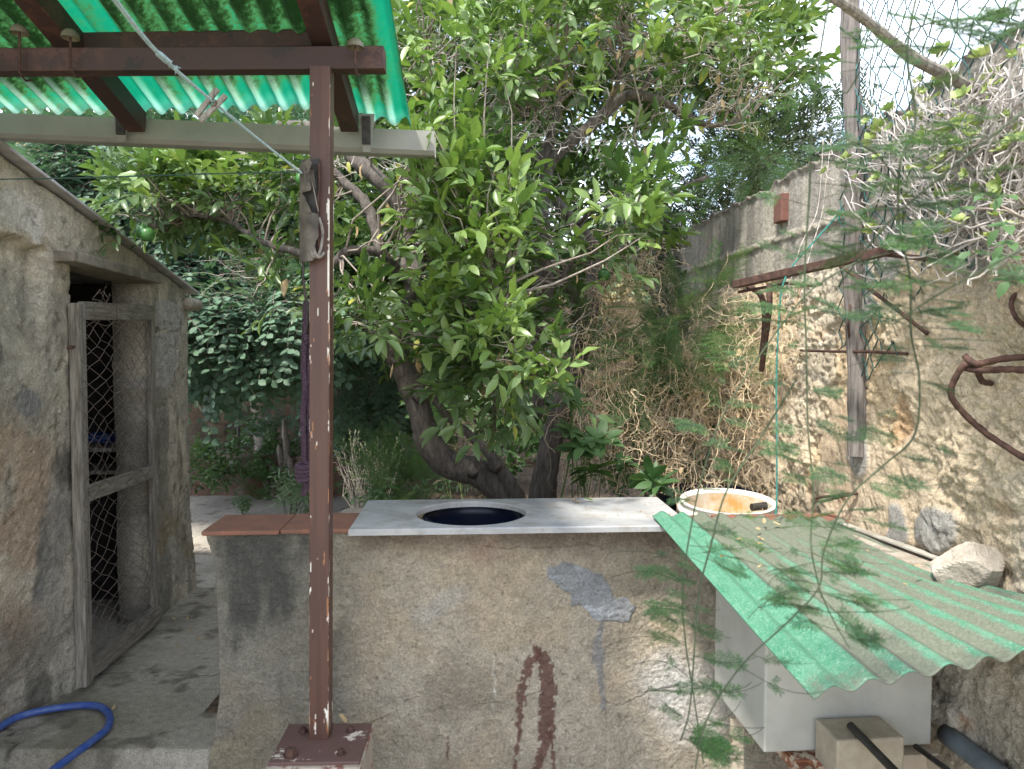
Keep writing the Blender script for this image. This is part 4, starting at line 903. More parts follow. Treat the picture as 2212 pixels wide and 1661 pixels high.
for (a, b_), w in ((((432, 262), (488, 206)), .012), (((424, 250), (470, 192)), .012)): q = MB(); q.beam(at(*a, 1.70), at(*b_, 1.72), w, .009, up=(0, 1, 0)); obj('jaw', q, M['wood'], pg_, bevel=.002)
q = MB(); c_ = at(461, 222, 1.705); q.tube([c_+np.array([.007*math.cos(t), -.006+.001*t, .007*math.sin(t)]) for t in np.linspace(0, 12, 30)], .0012, 5); obj('spring', q, M['rust'], pg_)
q = MB(); q.tube(smoothpath([at(-40, 388, 2.30), at(180, 384, 2.31), at(400, 377, 2.33), at(650, 371, dP-.05)], 12), .0022, 5); tag(obj('wire_line', q, M['ropedark'], smooth=True), 'thin dark line stretched level from the post to the left', 'line')
# ---- purple braided rope
pp = [(657, 655), (662, 700), (658, 760), (660, 810), (663, 850)]
rp_ = thing('purple_rope', 'thick doubled purple braided rope with knot hanging beside the post', 'rope', at(660, 1062, 2.62))
q = twisted(pxpath([(661, 650, 2.6), (658, 720, 2.6), (655, 790, 2.61), (658, 840, 2.61), (654, 900, 2.62), (656, 970, 2.62), (655, 1030, 2.62)], 20), .0095, 3, 26, nseg=340); obj('strand', q, M['ropepurple'], rp_)
q = twisted(pxpath([(662, 650, 2.62), (666, 740, 2.63), (665, 830, 2.63), (667, 930, 2.64), (665, 1030, 2.64)], 20), .0095, 3, 26, nseg=340); obj('strand', q, M['ropepurple'], rp_)
q = MB()
for k in range(4): c_ = at(657, 1008+k*9, 2.60); q.tube([c_+np.array([.024*math.cos(t), .022*math.sin(t), .006*t/6+.006*math.sin(t)]) for t in np.linspace(0, 6.3, 20)], .0085, 7)
q2 = twisted(pxpath([(655, 1035, 2.6), (663, 1052, 2.6), (655, 1066, 2.61), (662, 1045, 2.62)], 10), .010, 3, 5, nseg=60); V, f, mi_ = q2.arrays(); q.add(V, f); obj('knot', q, M['ropepurple'], rp_)

# ---- hose
hp = [(-60, 1610), (0, 1570), (40, 1548), (100, 1533), (170, 1524), (214, 1526), (236, 1545), (232, 1572), (200, 1600), (150, 1637), (110, 1668), (80, 1700)]
q = MB(); hz = lambda p: .0 if p[1] > 2.93 else -.13
P_ = []
for x, y in hp: a = atz(x, y, .022); P_.append(a if a[1] > 2.9 else a)
q.tube(smoothpath(np.array(P_), 8), .0155, 12); tag(obj('garden_hose', q, M['hose'], smooth=True), 'bright blue garden hose looping across the patio floor', 'hose')

# ================================================================== RIGHT SIDE: white tank, stand, block, pipes, lower sheet, tub
z_b = .42; c0 = atz(1650, 1627, z_b); bd = c0-atz(1556, 1508, z_b); bdl = np.linalg.norm(bd); bd /= bdl; be = np.array([-bd[1], bd[0], 0])  # bd towards the camera, be to the right
bwid = .515; zt_ = .86; q = MB(); A0 = c0; cx_ = c0+be*bwid/2-bd*(bdl/2+.03); q.box(cx_+UP*(zt_-z_b)/2, be*bwid/2, bd*(bdl/2+.03), (0, 0, (zt_-z_b)/2))
tank = obj('water_tank', q, m_tank(), bevel=.006); tag(tank, 'white painted box tank under the lower green corrugated sheet', 'tank')
st = thing('tank_stand', 'rusty white painted steel angle stand under the white tank', 'stand', (cx_[0], cx_[1], -.14))
zs = z_b-.022
for k, (p, w) in enumerate(((c0-bd*(bdl-.06)+be*.035, .03), (c0-bd*.03+be*(bwid-.03), .03), (c0-bd*(bdl-.06)+be*(bwid-.03), .03))):
    m_ = MB(); m_.beam(np.array([p[0], p[1], -.13]), np.array([p[0], p[1], zs-.02]), .045, .006, up=(0, 1, 0)); m_.beam(np.array([p[0]+.021, p[1]+.022, -.13]), np.array([p[0]+.021, p[1]+.022, zs-.02]), .006, .045, up=(0, 1, 0)); obj('leg', m_, M['whiterust'], st)
for a, b_ in ((c0+be*.08-bd*.02-UP*.03, c0+be*(bwid+.0)-bd*.02-UP*.03), (c0+be*.03-bd*(bdl-.05)-UP*.03, c0+be*bwid-bd*(bdl-.05)-UP*.03)):
    m_ = MB(); m_.beam(a+bd*.03, b_+bd*.03, .05, .045); obj('cross_bar', m_, M['whiterust'], st, bevel=.002)
m_ = MB(); m_.beam(c0+be*.06-bd*bdl-UP*.028, c0+be*.11+bd*.18-UP*.028, .035, .03); obj('side_bar', m_, M['whiterust'], st, bevel=.002)
m_ = MB(); m_.beam(c0+be*(bwid-.02)-bd*bdl-UP*.028, c0+be*(bwid-.02)+bd*.10-UP*.028, .035, .03); obj('side_bar', m_, M['whiterust'], st, bevel=.002)
bl = atz(1838, 1640, z_b-.0); q = MB(); q.box(c0+be*.245+bd*.075+UP*.045, be*.098, bd*.062, (0, 0, .058)); o = obj('stone_block', q, M['block'], bevel=.006); tag(o, 'pale squared stone block standing against the front of the white tank', 'block')
def toground(a, b_): k = (-.135-a[2])/(b_[2]-a[2]); return np.array([a, b_, a+(b_-a)*max(k, 1.01)])
q = MB(); q.tube(toground(at(1836, 1566, 2.07), at(2010, 1745, 1.80)), .0115, 10); tag(obj('metal_bar', q, M['blackpipe'], smooth=True), 'thick black bar slanting over the pale stone block', 'bar')
q = MB(); q.tube(toground(at(1978, 1612, 2.16), at(2150, 1740, 1.80)), .008, 8); tag(obj('metal_bar', q, M['blackpipe'], smooth=True), 'thinner dark bar slanting right of the stone block', 'bar')
q = MB(); a = at(2044, 1585, 2.24); b_ = at(2210, 1715, 1.9); q.tube(np.vstack([smoothpath([a, a*.5+b_*.5, b_], 2), [b_+(b_-a)*.08-UP*.02, b_+(b_-a)*.12-UP*.07, b_+(b_-a)*.12-UP*(b_[2]+.13)]]), .030, 20); tag(obj('drain_pipe', q, M['greypipe'], smooth=True), 'fat grey plastic pipe along the base of the right wall', 'pipe')

# lower corrugated sheet
zl = lambda s: .0
BL = atz(1409, 1113, .985); FL = at(1757, 1508, 1.46); BR = at(1838, 1128, 2.80); FRp = at(2590, 1345, 1.50)
lv = FL-BL; wv0 = BR-BL; wv1 = FRp-FL; pit = .078; wl = np.linalg.norm(wv0[:2])
nx = 15*12; A, B = np.meshgrid(np.linspace(0, 1, nx), np.linspace(0, 1, 160))
P_ = BL+lv*B[..., None]+(wv0*(1-B[..., None])+wv1*B[..., None])*A[..., None]
X_ = A*np.linalg.norm(wv1[:2])/pit; ph = -np.cos(X_*2*math.pi); P_[..., 2] += .0092*(ph+1)*1.0+.004*(fbm(A*4, B*4, 2, 3, 600)-.5)-.010*A*0
P_[..., 2] -= .075*A**2*np.sin(B*math.pi)**.8; P_[..., 1] += .006*(fbm(A*20, B*0, 1, 3, 601)-.5)*sst(.97, 1, B)
col = np.zeros(P_.shape); dust = .42+.70*sst(.9, -.5, ph+.55*(fbm(A*5, B*7, 2, 4, 602)-.5)*2); dust = dust-.10*sst(.4, 1, B)+.30*sst(.55, .1, B)
leftclean = sst(1.9/ (wl/pit)*1.0, 1.25/(wl/pit), A+.02*(fbm(A, B*6, 2, 3, 603)-.5)); dust = dust*(1-.92*leftclean); dust += .45*leftclean*sst(.9, .99, B)*sst(.15, .05, np.abs(A-.07)); col[..., 0] = np.clip(dust, 0, 1); col[..., 1] = sst(.1, .95, -np.sin(X_*2*math.pi)+.5*(fbm(A*6, B*14, 2, 4, 604)-.5))*(1-leftclean)*sst(.25, .6, fbm(A*5, B*9, 2, 4, 605))  # R: dust; G: shade of each ridge's far flank, painted as a dark band
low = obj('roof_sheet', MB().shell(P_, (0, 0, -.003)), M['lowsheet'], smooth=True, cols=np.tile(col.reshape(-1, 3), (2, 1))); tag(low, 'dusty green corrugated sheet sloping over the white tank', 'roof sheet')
# cream board under the sheet along the wall
a = onR(1826, 1133, .13); b_ = onR(2045, 1224, .045); q = MB()
bq0 = atz(1826, 1134, .955); bq1 = atz(2040, 1226, .955); q.beam(bq0+np.array([.0, .02, 0]), bq1+np.array([.4, -.6, 0])*.2, .03, .008); tag(obj('board', q, M['offwhite'], bevel=.002), 'narrow off white board between the green sheet and the stone wall', 'board')
p = onR(2140, 1290, .10); q = MB(); q.box(np.array([p[0]+.05, 2.32, .905]), rn*-.075, rd*.34, (0, 0, .035)); obj('ledge', q, M['stone'], rw, bevel=.008)
# rock on the ledge
def rock(name, c_, sx, sy, sz, seed, mat, lab, cat):
    u = np.linspace(0, math.pi, 30); v = np.linspace(0, 2*math.pi, 49)[:-1]; U_, V_ = np.meshgrid(u, v, indexing='ij'); x = np.sin(U_)*np.cos(V_); y = np.sin(U_)*np.sin(V_); z = np.cos(U_)
    rr = np.random.default_rng(seed); r = np.ones(x.shape)*9
    for k in range(15): n_ = rr.normal(size=3); n_ /= np.linalg.norm(n_); dd = x*n_[0]+y*n_[1]+z*n_[2]; r = np.minimum(r, np.where(dd > .05, rr.uniform(.72, 1.0)/np.maximum(dd, .05), 9))
    r = np.minimum(r, 1.35)+.09*(fbm(x*2+z, y*2+z, 1.5, 4, seed)-.5)+.05*(fbm(x*7+z, y*7-z, 1.5, 3, seed+1)-.5)
    P_ = np.stack([c_[0]+x*r*sx, c_[1]+y*r*sy, c_[2]+z*r*sz], -1); n2 = P_.shape[1]; b = MB(); V = P_.reshape(-1, 3); f = []
    for i in range(29):
        for j in range(n2): j2 = (j+1) % n2; f.append((i*n2+j, (i+1)*n2+j, (i+1)*n2+j2, i*n2+j2))
    b.add(V, f); return tag(obj(name, b, M[mat], smooth=False), lab, cat)
rk = atz(2106, 1220, 1.0); rock('rock', rk, .088, .062, .066, 6, 'stone', 'angular pale rock resting at the foot of the right wall by the green sheet', 'rock')
rock('rock', at(765, 1118, 3.6), .06, .06, .035, 9, 'stone', 'whitish stone lying behind the left end of the marble slab', 'rock')
# ---- white tub with rim
tc_ = at(1572, 1083, 3.22); tilt = R(4.5)
b = MB(); r_ = .196; b.lathe(tc_, [(.10, -.5), (.16, -.5), (r_-.008, -.06), (r_+.012, -.055), (r_+.014, -.025), (r_-.002, -.022), (r_, -.004), (r_+.006, .0), (r_+.002, .006), (r_-.012, .004), (r_-.012, -.05), (.165, -.30), (.001, -.30)], 64, tilt=tilt)
V, f, mi_ = b.arrays(); tub = thing('tub', 'round off white plastic tub with rust stained inside behind the green sheet', 'tub', (tc_[0], tc_[1], tc_[2]-.5))
obj('shell', b, M['white_pl'], tub, smooth=True)
b = MB(); b.lathe(tc_, [(r_-.0135, -.012), (r_-.0150, -.05), (.1635, -.297), (.001, -.296)], 64, tilt=tilt); obj('inner_lining', b, M['rustin'], tub, smooth=True)
q = MB(); a = tc_+np.array([.11, .02, -.03]); q.tube(np.array([a, a+np.array([.10, .03, .005])]), .017, 12); obj('pipe_stub', q, M['blackpipe'], tub)
b = MB(); tb2 = at(1528, 1066, 3.70); b.lathe(tb2, [(.16, -.8), (.20, -.8), (.235, -.02), (.25, -.015), (.25, .005), (.238, .01), (.23, 0), (.20, -.5), (.01, -.5)], 48); tag(obj('tub', b, M['navy'], smooth=True), 'dark navy tub half hidden behind the off white tub', 'tub')
q = MB(); q.aabox((.75, 3.05, 0), (1.17, 3.5, .43)); tag(obj('block_stack', q, M['block'], bevel=.01), 'plastered block stack carrying the off white tub', 'block')
q = MB(); q.box(tb2-UP*1.0+np.array([-.0, .2, 0]), (.2, 0, 0), (0, .12, 0), (0, 0, .2)); tag(obj('block_stack', q, M['block'], bevel=.01), 'low block carrying the navy tub behind', 'block')

# ---- rusty steel on the wall
def onRd(px_, py_, off): return onR(px_, py_, off)
rb_ = thing('steel_bracket', 'long rusty angle iron bracket jutting over the dry vines', 'bracket', onR(1650, 800, .25))
q = MB(); a = onR(1590, 614, .42); m1 = onR(1925, 540, .16); b_ = onR(2060, 520, .03); q.beam(a, m1, .035, .028); obj('angle_bar', q, M['rust'], rb_, bevel=.002)
q = MB(); q.tube(np.array([a+np.array([.01, 0, -.03]), onR(1700, 612, .30), onR(1760, 618, .22)]), .006, 6); obj('rebar', q, M['rust'], rb_); q = MB(); q.tube(np.array([onR(1905, 548, .17), onR(2010, 560, .08), onR(2120, 540, .03)]), .009, 6); obj('rebar', q, M['rust'], rb_)
for pts in ([(1616, 618, .37), (1645, 640, .34), (1652, 700, .32), (1645, 770, .30)], [(1662, 612, .36), (1662, 660, .36), (1655, 720, .33), (1645, 800, .30)]):
    q = MB(); q.tube(smoothpath([onR(*p) for p in pts], 5), .011, 6); obj('strut', q, M['rust'], rb_)
def rebar(pts, r, lab, name='rebar', mat='rust', grp=None):
    q = MB(); q.tube(smoothpath([onR(*p) for p in pts], 8), r, 7, wob=.25); return tag(obj(name, q, M[mat], smooth=True), lab, 'rebar', grp)
rebar([(1730, 757, .05), (1800, 759, .06), (1880, 760, .06), (1960, 764, .03)], .0055, 'thin straight rusty rebar lying level against the wall')
rebar([(1800, 560, .16), (1880, 625, .13), (1945, 675, .10), (2005, 722, .04)], .0065, 'rusty rod slanting down across the grey wall patch')
rebar([(1862, 1064, .01), (1820, 1072, .06), (1785, 1081, .08), (1768, 1083, .085), (1766, 1076, .085), (1790, 1072, .075), (1845, 1066, .03)], .0055, 'short rusty hairpin rebar sticking out low on the wall')
rebar([(2140, 828, .02), (2120, 822, .10), (2108, 795, .14), (2085, 788, .17), (2062, 820, .18), (2054, 852, .18), (2072, 882, .15), (2105, 915, .11), (2150, 950, .07), (2230, 1000, .03)], .0085, 'long bent rusty rebar curving down to the right edge')
rebar([(2085, 770, .16), (2110, 786, .16), (2160, 776, .10), (2230, 770, .03)], .009, 'rusty rebar pair loop sticking out, upper one', grp=None)
rebar([(2085, 795, .16), (2120, 800, .15), (2170, 798, .09), (2230, 800, .03)], .009, 'rusty rebar lower one beside the bent rebar at the right')
rebar([(2225, 615, .01), (2190, 640, .05), (2186, 665, .06), (2200, 692, .05), (2230, 715, .01)], .006, 'thin curved rusty rebar hook high at the right edge')
rebar([(1838, 755, .04), (1832, 700, .10), (1836, 650, .07), (1822, 600, .05), (1808, 560, .05)], .004, 'thin rusty wire loop hanging beside the wooden fence post')
# ---- wooden post and pole
fp0, fp1 = onR(1853, 985, .035), onR(1838, -60, .07)
t_ = np.linspace(0, 1, 30)[:, None]; P_ = fp0+(fp1-fp0)*t_; P_[:, 0] += .006*np.sin(t_[:, 0]*13); P_[:, 2] += 0
q = MB(); q.tube(P_, np.linspace(.036, .031, 30)*(1+.12*(rng.random(30)-.5)), 12, wob=.18); tag(obj('fence_post', q, M['woodpost'], smooth=False), 'grey weathered wooden fence post fixed in front of the stone wall', 'post')
fp0, fp1 = at(1760, -25, 1.75), onR(2130, 222, .06); P_ = fp0+(fp1-fp0)*t_; P_[:, 2] += .008*np.sin(t_[:, 0]*9)
q = MB(); q.tube(P_, np.linspace(.0105, .018, 30)*(1+.15*(rng.random(30)-.5)), 10, wob=.15); tag(obj('wooden_pole', q, M['wood'], smooth=False), 'grey wooden pole slanting down to the wall top', 'pole')
# ---- chain link fence
b = MB(); O = onR(1800, 640, .075); Ofar = O-rd*1.75; U = Ofar-O
def fm(a, t):
    lo = .16+.30*sst(.25, .9, a)+.05*math.sin(a*40); return t > lo-(.16 if a < .22 else 0)+(.0)
chainlink(b, O+UP*(-.30), U, UP*1.75, 46, 42, .0023, .006, mask=fm, n=5, seed=8, bulge=lambda a, t: -.03*math.sin(a*7)*math.sin(t*8)-.02)
fence = obj('chain_link_fence', b, M['greenwire']); tag(fence, 'green coated chain link fence with torn lower edge over the stone wall', 'fence')
# ---- teal rope
path = pxpath([(1812, 462, 2.72), (1760, 520, 2.70), (1712, 575, 2.70), (1690, 620, 2.70), (1682, 700, 2.70), (1677, 820, 2.70), (1678, 950, 2.70), (1678, 1060, 2.70), (1676, 1112, 2.70)], 16)
tr_ = thing('teal_rope', 'thin teal rope tied to the fence and hanging down by the tub', 'rope', path[-1]); obj('line', twisted(path, .0030, 3, 150, nseg=1000), M['ropeteal'], tr_)
q = MB(); kc = at(1812, 464, 2.70)
for k in range(9): v_ = rdir(1)[0]*np.array([.03, .01, .018]); q.tube([kc, kc+v_*.5+UP*.006, kc+v_], .0028, 5)
obj('knot', q, M['ropeteal'], tr_)
for k, (x0, x1_, o_, lab) in enumerate(((1778, 1690, 0, 'left one of the two slack pale strings hanging from the fence edge'), (1790, 1715, 6, 'right one of the two slack pale strings hanging from the fence edge'))):
    q = MB(); q.tube(pxpath([(x0+o_, 300, 2.8), (x0-4, 380, 2.8), (x0-14, 460, 2.8), (x1_+40, 530, 2.78), (x1_+20, 600, 2.76), (x1_, 640, 2.75)], 8), .0022, 5); tag(obj('string', q, M['deadtwig'], smooth=True), lab, 'string')

# ================================================================== VEGETATION
def limb(pts, n=12, k=7, mb=None, wob=.10):
    P_, r = pxpath(pts, k); P_ = P_+rng.normal(size=P_.shape)*.002; (mb or MB()).tube(P_, r, n, wob=wob); return P_, r
def branchlet(mb, a, b_, r0, r1, sag=.0, n=6, seg=7, jit=.05):
    d = b_-a; L_ = np.linalg.norm(d); t = np.linspace(0, 1, seg)[:, None]; off = np.cumsum(rng.normal(size=(seg, 3)), 0)*jit*L_/seg**.5; off -= t*off[-1]; off[0] = 0
    P_ = a+d*t+off*1.0; P_[:, 2] += sag*L_*np.sin(t[:, 0]*math.pi); mb.tube(P_, np.linspace(r0, r1, seg), n, caps=False); return P_

# ---- the citrus tree (front)
tb = at(1120, 1070, 4.15); tree = thing('citrus_tree', 'large citrus tree with forking grey trunk and unripe green fruit behind the marble counter', 'tree', (tb[0], tb[1], .05))
skel = []
mbt = MB()
limbs = [
 [(1130, 1180, 4.15, 96), (1105, 1105, 4.15, 86), (1085, 1060, 4.15, 74), (1030, 1020, 4.1, 62), (965, 1000, 4.05, 60), (925, 950, 4.0, 58), (908, 890, 4.0, 52), (888, 830, 4.0, 58), (858, 770, 3.95, 46), (858, 730, 3.9, 36), (872, 670, 3.9, 32), (892, 620, 3.9, 30), (868, 590, 3.9, 28), (830, 556, 3.9, 24), (812, 500, 3.95, 22), (790, 440, 4.0, 24), (745, 395, 4.05, 20), (700, 350, 4.1, 16)],
 [(895, 830, 4.0, 40), (865, 790, 3.95, 30), (830, 760, 3.9, 22), (780, 700, 3.85, 20), (735, 690, 3.8, 16), (690, 660, 3.75, 12)],
 [(892, 620, 3.9, 30), (905, 560, 3.95, 32), (885, 500, 3.95, 32), (862, 440, 4.0, 34), (815, 385, 4.0, 34), (770, 345, 4.05, 36), (735, 300, 4.1, 34), (690, 280, 4.1, 30), (600, 270, 4.1, 22)],
 [(870, 600, 3.9, 22), (840, 560, 3.8, 20), (800, 540, 3.75, 20), (745, 545, 3.7, 20), (715, 570, 3.7, 18), (640, 545, 3.7, 16), (560, 520, 3.75, 14), (500, 480, 3.8, 11), (440, 466, 3.85, 10), (390, 468, 3.9, 6), (340, 490, 3.9, 4)],
 [(1110, 1090, 4.1, 36), (1100, 1040, 4.05, 28), (1062, 985, 4.0, 24), (1010, 935, 4.0, 18), (950, 880, 3.95, 16), (905, 790, 3.9, 14), (880, 740, 3.9, 10)],
 [(1160, 1180, 4.4, 84), (1172, 1070, 4.4, 62), (1188, 970, 4.4, 50), (1215, 880, 4.4, 46), (1245, 790, 4.45, 42), (1268, 700, 4.45, 38), (1282, 630, 4.5, 36), (1280, 540, 4.5, 30), (1240, 480, 4.4, 26), (1200, 430, 4.4, 22)],
 [(1282, 640, 4.5, 30), (1330, 560, 4.5, 22), (1380, 480, 4.55, 16), (1450, 420, 4.6, 12), (1530, 380, 4.6, 8)],
 [(1245, 700, 4.3, 20), (1240, 640, 4.2, 24), (1215, 600, 4.1, 20), (1245, 560, 4.1, 14), (1265, 520, 4.1, 10)],
 [(1175, 680, 4.3, 30), (1178, 600, 4.3, 40), (1170, 520, 4.3, 42), (1168, 450, 4.3, 34), (1178, 390, 4.3, 28), (1190, 350, 4.3, 26), (1230, 310, 4.3, 26), (1290, 260, 4.35, 26), (1340, 215, 4.4, 24), (1380, 205, 4.4, 22), (1440, 225, 4.5, 18), (1500, 262, 4.5, 14), (1560, 270, 4.5, 9), (1620, 250, 4.5, 5)],
 [(1165, 900, 4.35, 22), (1160, 800, 4.35, 26), (1150, 740, 4.3, 24), (1175, 680, 4.3, 24)],
 [(1172, 370, 4.3, 22), (1178, 330, 4.3, 22), (1190, 285, 4.25, 18), (1160, 262, 4.2, 12), (1130, 250, 4.2, 8)],
 [(1175, 360, 4.3, 18), (1120, 310, 4.3, 14), (1060, 285, 4.3, 10), (1000, 270, 4.3, 6)],
 [(1300, 255, 4.35, 16), (1330, 190, 4.3, 12), (1350, 110, 4.3, 9), (1360, 20, 4.3, 7)],
 [(1190, 290, 4.25, 14), (1210, 200, 4.3, 10), (1200, 110, 4.4, 8), (1180, 10, 4.4, 6)],
 [(1385, 205, 4.4, 14), (1420, 130, 4.4, 10), (1480, 80, 4.4, 7), (1540, 20, 4.4, 5)],
 [(870, 590, 3.9, 16), (880, 500, 4.05, 12), (900, 380, 4.1, 9), (920, 250, 4.2, 7), (925, 120, 4.2, 5)],
 [(1240, 490, 4.4, 14), (1290, 450, 4.2, 10), (1350, 420, 4.1, 8), (1400, 380, 4.1, 5)],
 [(950, 870, 3.95, 10), (985, 800, 3.7, 9), (1010, 740, 3.5, 8), (1080, 690, 3.3, 7), (1130, 720, 3.2, 6), (1160, 780, 3.15, 4)],
 [(1062, 975, 4.0, 10), (1070, 880, 3.7, 8), (1060, 800, 3.5, 7), (1090, 700, 3.3, 6), (1075, 620, 3.3, 4)],
]
nodes = []
for l in limbs: P_, r = limb(l, 14 if l[0][3] > 30 else 8, 7, mbt, .12); nodes.append(P_)
for cx, cy, d in ((1020, 1022, 4.03), (1068, 1010, 3.98), (905, 860, 3.93)): a = at(cx, cy, d); mbt.tube(np.array([a, a+np.array([0.01, -.05, .035])]), [.035, .028], 10, wob=.2)
obj('trunk', mbt, M['bark'], tree, smooth=True)
NO = np.concatenate(nodes)
blobs = [  # px, py, depth, rx, ry, rd, weight
 (930, 60, 4.0, 110, 110, .55, 5), (1050, 130, 4.0, 150, 130, .6, 8), (1000, 250, 3.9, 130, 100, .5, 6), (1190, 60, 4.1, 170, 100, .6, 8), (1350, 60, 4.2, 180, 110, .6, 8), (1500, 60, 4.3, 160, 110, .6, 6), (1630, 110, 4.3, 120, 120, .5, 4.5),
 (1300, 170, 4.0, 150, 100, .5, 5), (1520, 190, 4.3, 150, 80, .5, 4.5), (1650, 200, 4.4, 70, 60, .35, 1.5), (960, 370, 3.8, 140, 100, .5, 7), (1100, 420, 3.8, 150, 110, .5, 7.5), (1260, 400, 3.9, 140, 90, .5, 4), (1330, 470, 3.8, 90, 60, .4, 2.6), (1380, 350, 4.0, 80, 60, .4, 1.5), 
 (800, 440, 3.9, 110, 100, .5, 4), (990, 530, 3.7, 160, 90, .5, 7.5), (1140, 560, 3.7, 120, 90, .45, 5), (1290, 600, 4.0, 60, 70, .3, 1.5), (830, 600, 3.9, 110, 80, .4, 3.5), (960, 660, 3.7, 120, 70, .4, 4.5), (1070, 690, 3.5, 110, 70, .4, 4),
 (800, 690, 3.6, 70, 60, .3, 2.2), (880, 740, 3.5, 90, 50, .3, 2.2), (1060, 800, 3.4, 90, 70, .3, 3.0), (1160, 800, 3.2, 70, 60, .25, 1.6), (1090, 870, 3.3, 60, 60, .2, 1.1), (640, 420, 4.0, 110, 80, .4, 5), (500, 410, 4.05, 120, 60, .35, 5.5), (380, 415, 4.05, 100, 55, .3, 4.5), (290, 440, 3.95, 60, 55, .2, 2), (600, 520, 3.9, 90, 50, .3, 1.5), (750, 330, 4.2, 110, 60, .4, 2), (610, 640, 3.7, 60, 60, .3, 1.6), (560, 340, 4.2, 150, 50, .4, 2),
 (1400, 250, 4.6, 150, 90, .4, 2.5), (1100, 20, 4.6, 300, 130, .5, 5), (1450, 0, 4.7, 250, 90, .4, 4)]
N1 = 2700
P_, D = blobpts(blobs, N1, .15); fw = D*np.array([1, 1, 1])*.8+np.array([0, -.25, .15])+rdir(N1)*.6; up = np.array([0, -.15, 1.0])+rdir(N1)*.35
pxx, pyy = proj(P_); keep = ~((pxx > 1130) & (pxx < 1330) & (pyy > 250) & (pyy < 330) & (rng.random(N1) < .5)) & ~((pxx > 1540) & (pyy > 290) & (rng.random(N1) < .9)) & ~((pxx < 670) & (pyy < 250))
LP = np.concatenate([nodes[i][:-6] for i in (0, 2, 5, 7, 8, 9, 10, 11, 12)]); lx, ly = proj(LP)
near = np.array([np.min(np.hypot(lx-a, (ly-b_))+200*(LP[:, 1] < c_[1]-.05)) for a, b_, c_ in zip(pxx, pyy, P_)]); keep &= ~((near < 46) & (rng.random(N1) < .90))
gap = fbm(pxx/210, pyy/210, 1, 3, 700); keep &= ~((gap < .42) & (rng.random(N1) < .8))
P_, fw, up = P_[keep], fw[keep], up[keep]; pxx = pxx[keep]; pyy = pyy[keep]
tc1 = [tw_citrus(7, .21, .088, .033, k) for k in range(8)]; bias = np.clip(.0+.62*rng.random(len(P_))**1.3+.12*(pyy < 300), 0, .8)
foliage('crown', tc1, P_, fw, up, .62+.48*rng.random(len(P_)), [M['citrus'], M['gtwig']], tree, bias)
# nearer young sprays that read as single leaves
bl2 = [(970, 390, 3.3, 90, 90, .25, 2), (1080, 480, 3.2, 130, 100, .3, 4), (930, 520, 3.3, 100, 80, .25, 3), (1000, 620, 3.2, 110, 60, .25, 3), (940, 700, 3.2, 80, 40, .2, 1.6), (1090, 760, 3.0, 90, 90, .2, 2.6), (1170, 790, 2.95, 60, 50, .15, 1.2), (1370, 470, 3.4, 60, 50, .2, 1.2), (1010, 150, 3.4, 150, 120, .3, 3), (1250, 110, 3.6, 200, 100, .3, 3), (430, 400, 3.8, 160, 50, .25, 2.6), (830, 690, 3.2, 60, 70, .2, 1.4), (920, 300, 3.3, 60, 60, .2, 1.5), (1480, 120, 3.9, 160, 100, .3, 2.5)]
N2 = 470; P2, D = blobpts(bl2, N2, .1); ax_, ay_ = proj(P2); nr2 = np.array([np.min(np.hypot(lx-a, ly-b_)+200*(LP[:, 1] < c_[1]-.05)) for a, b_, c_ in zip(ax_, ay_, P2)]); P2 = P2[(nr2 > 40) | (rng.random(N2) < .25)]; N2 = len(P2); D = rdir(N2)
fw = D*.6+np.array([0, -.45, .35])+rdir(N2)*.55; up = np.array([0, -.45, 1.0])+rdir(N2)*.3
tc2 = [tw_citrus(5, .15, .096, .038, 50+k, .15) for k in range(8)]
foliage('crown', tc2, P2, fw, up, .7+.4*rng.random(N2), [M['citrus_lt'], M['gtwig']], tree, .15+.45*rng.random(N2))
# inner branches reaching the leaves
mb = MB(); md = MB()
for p in np.concatenate([P_[rng.choice(len(P_), 620)], P2[rng.choice(N2, 150)]]):
    dd = np.linalg.norm(NO-p, axis=1)+rng.random(len(NO))*.40; a = NO[np.argmin(dd)]; Lb = np.linalg.norm(p-a)
    if Lb < .06 or Lb > 1.2: continue
    branchlet(mb, a, p, .0035+.005*Lb*rng.random()+.002, .0015, .06*rng.normal(), 5, 7, .10)
obj('branches', mb, M['twig'], tree, smooth=True)
dead = [(900, 350, 4.0, 90, 50, 22), (620, 380, 4.2, 160, 50, 46), (1150, 290, 4.1, 90, 60, 34), (1330, 300, 4.2, 120, 70, 30), (1500, 240, 4.4, 120, 60, 34), (1060, 620, 4.0, 100, 60, 14), (560, 590, 3.9, 60, 40, 20), (1180, 720, 4.0, 60, 60, 14), (860, 150, 4.2, 60, 80, 12), (1600, 150, 4.5, 120, 120, 30), (1250, 120, 4.3, 250, 90, 60), (1500, 120, 4.3, 200, 110, 60), (1000, 150, 4.2, 120, 130, 40), (1120, 480, 3.9, 160, 120, 30), (1380, 500, 4.3, 80, 80, 26)]
for cx, cy, d, rx, ry, n_ in dead:
    for k in range(n_):
        a = at(cx+rx*rng.normal()*.5, cy+ry*rng.normal()*.5, d+.2*rng.normal()); v = rdir(1)[0]; v[2] = abs(v[2])*.6; b_ = a+v*(.10+.16*rng.random()); Q = branchlet(md, a, b_, .0028, .0011, 0, 4, 6, .18)
        for m_ in range(3): c_ = Q[rng.integers(1, 5)]; branchlet(md, c_, c_+(v+rdir(1)[0]*.9)*.07, .0014, .0006, 0, 3, 4, .15)
obj('dead_twigs', md, M['deadtwig'], tree)
n_ = 130; Py, Dy = blobpts(blobs, n_, .2); tyl = []
for k_ in range(3): t = Tmpl(); v, fc = leafgeo(.085, .034, .5, .4-.3*k_, 3, 'ov', .1); t.add(v, fc, 0, .5); tyl.append(t.done())
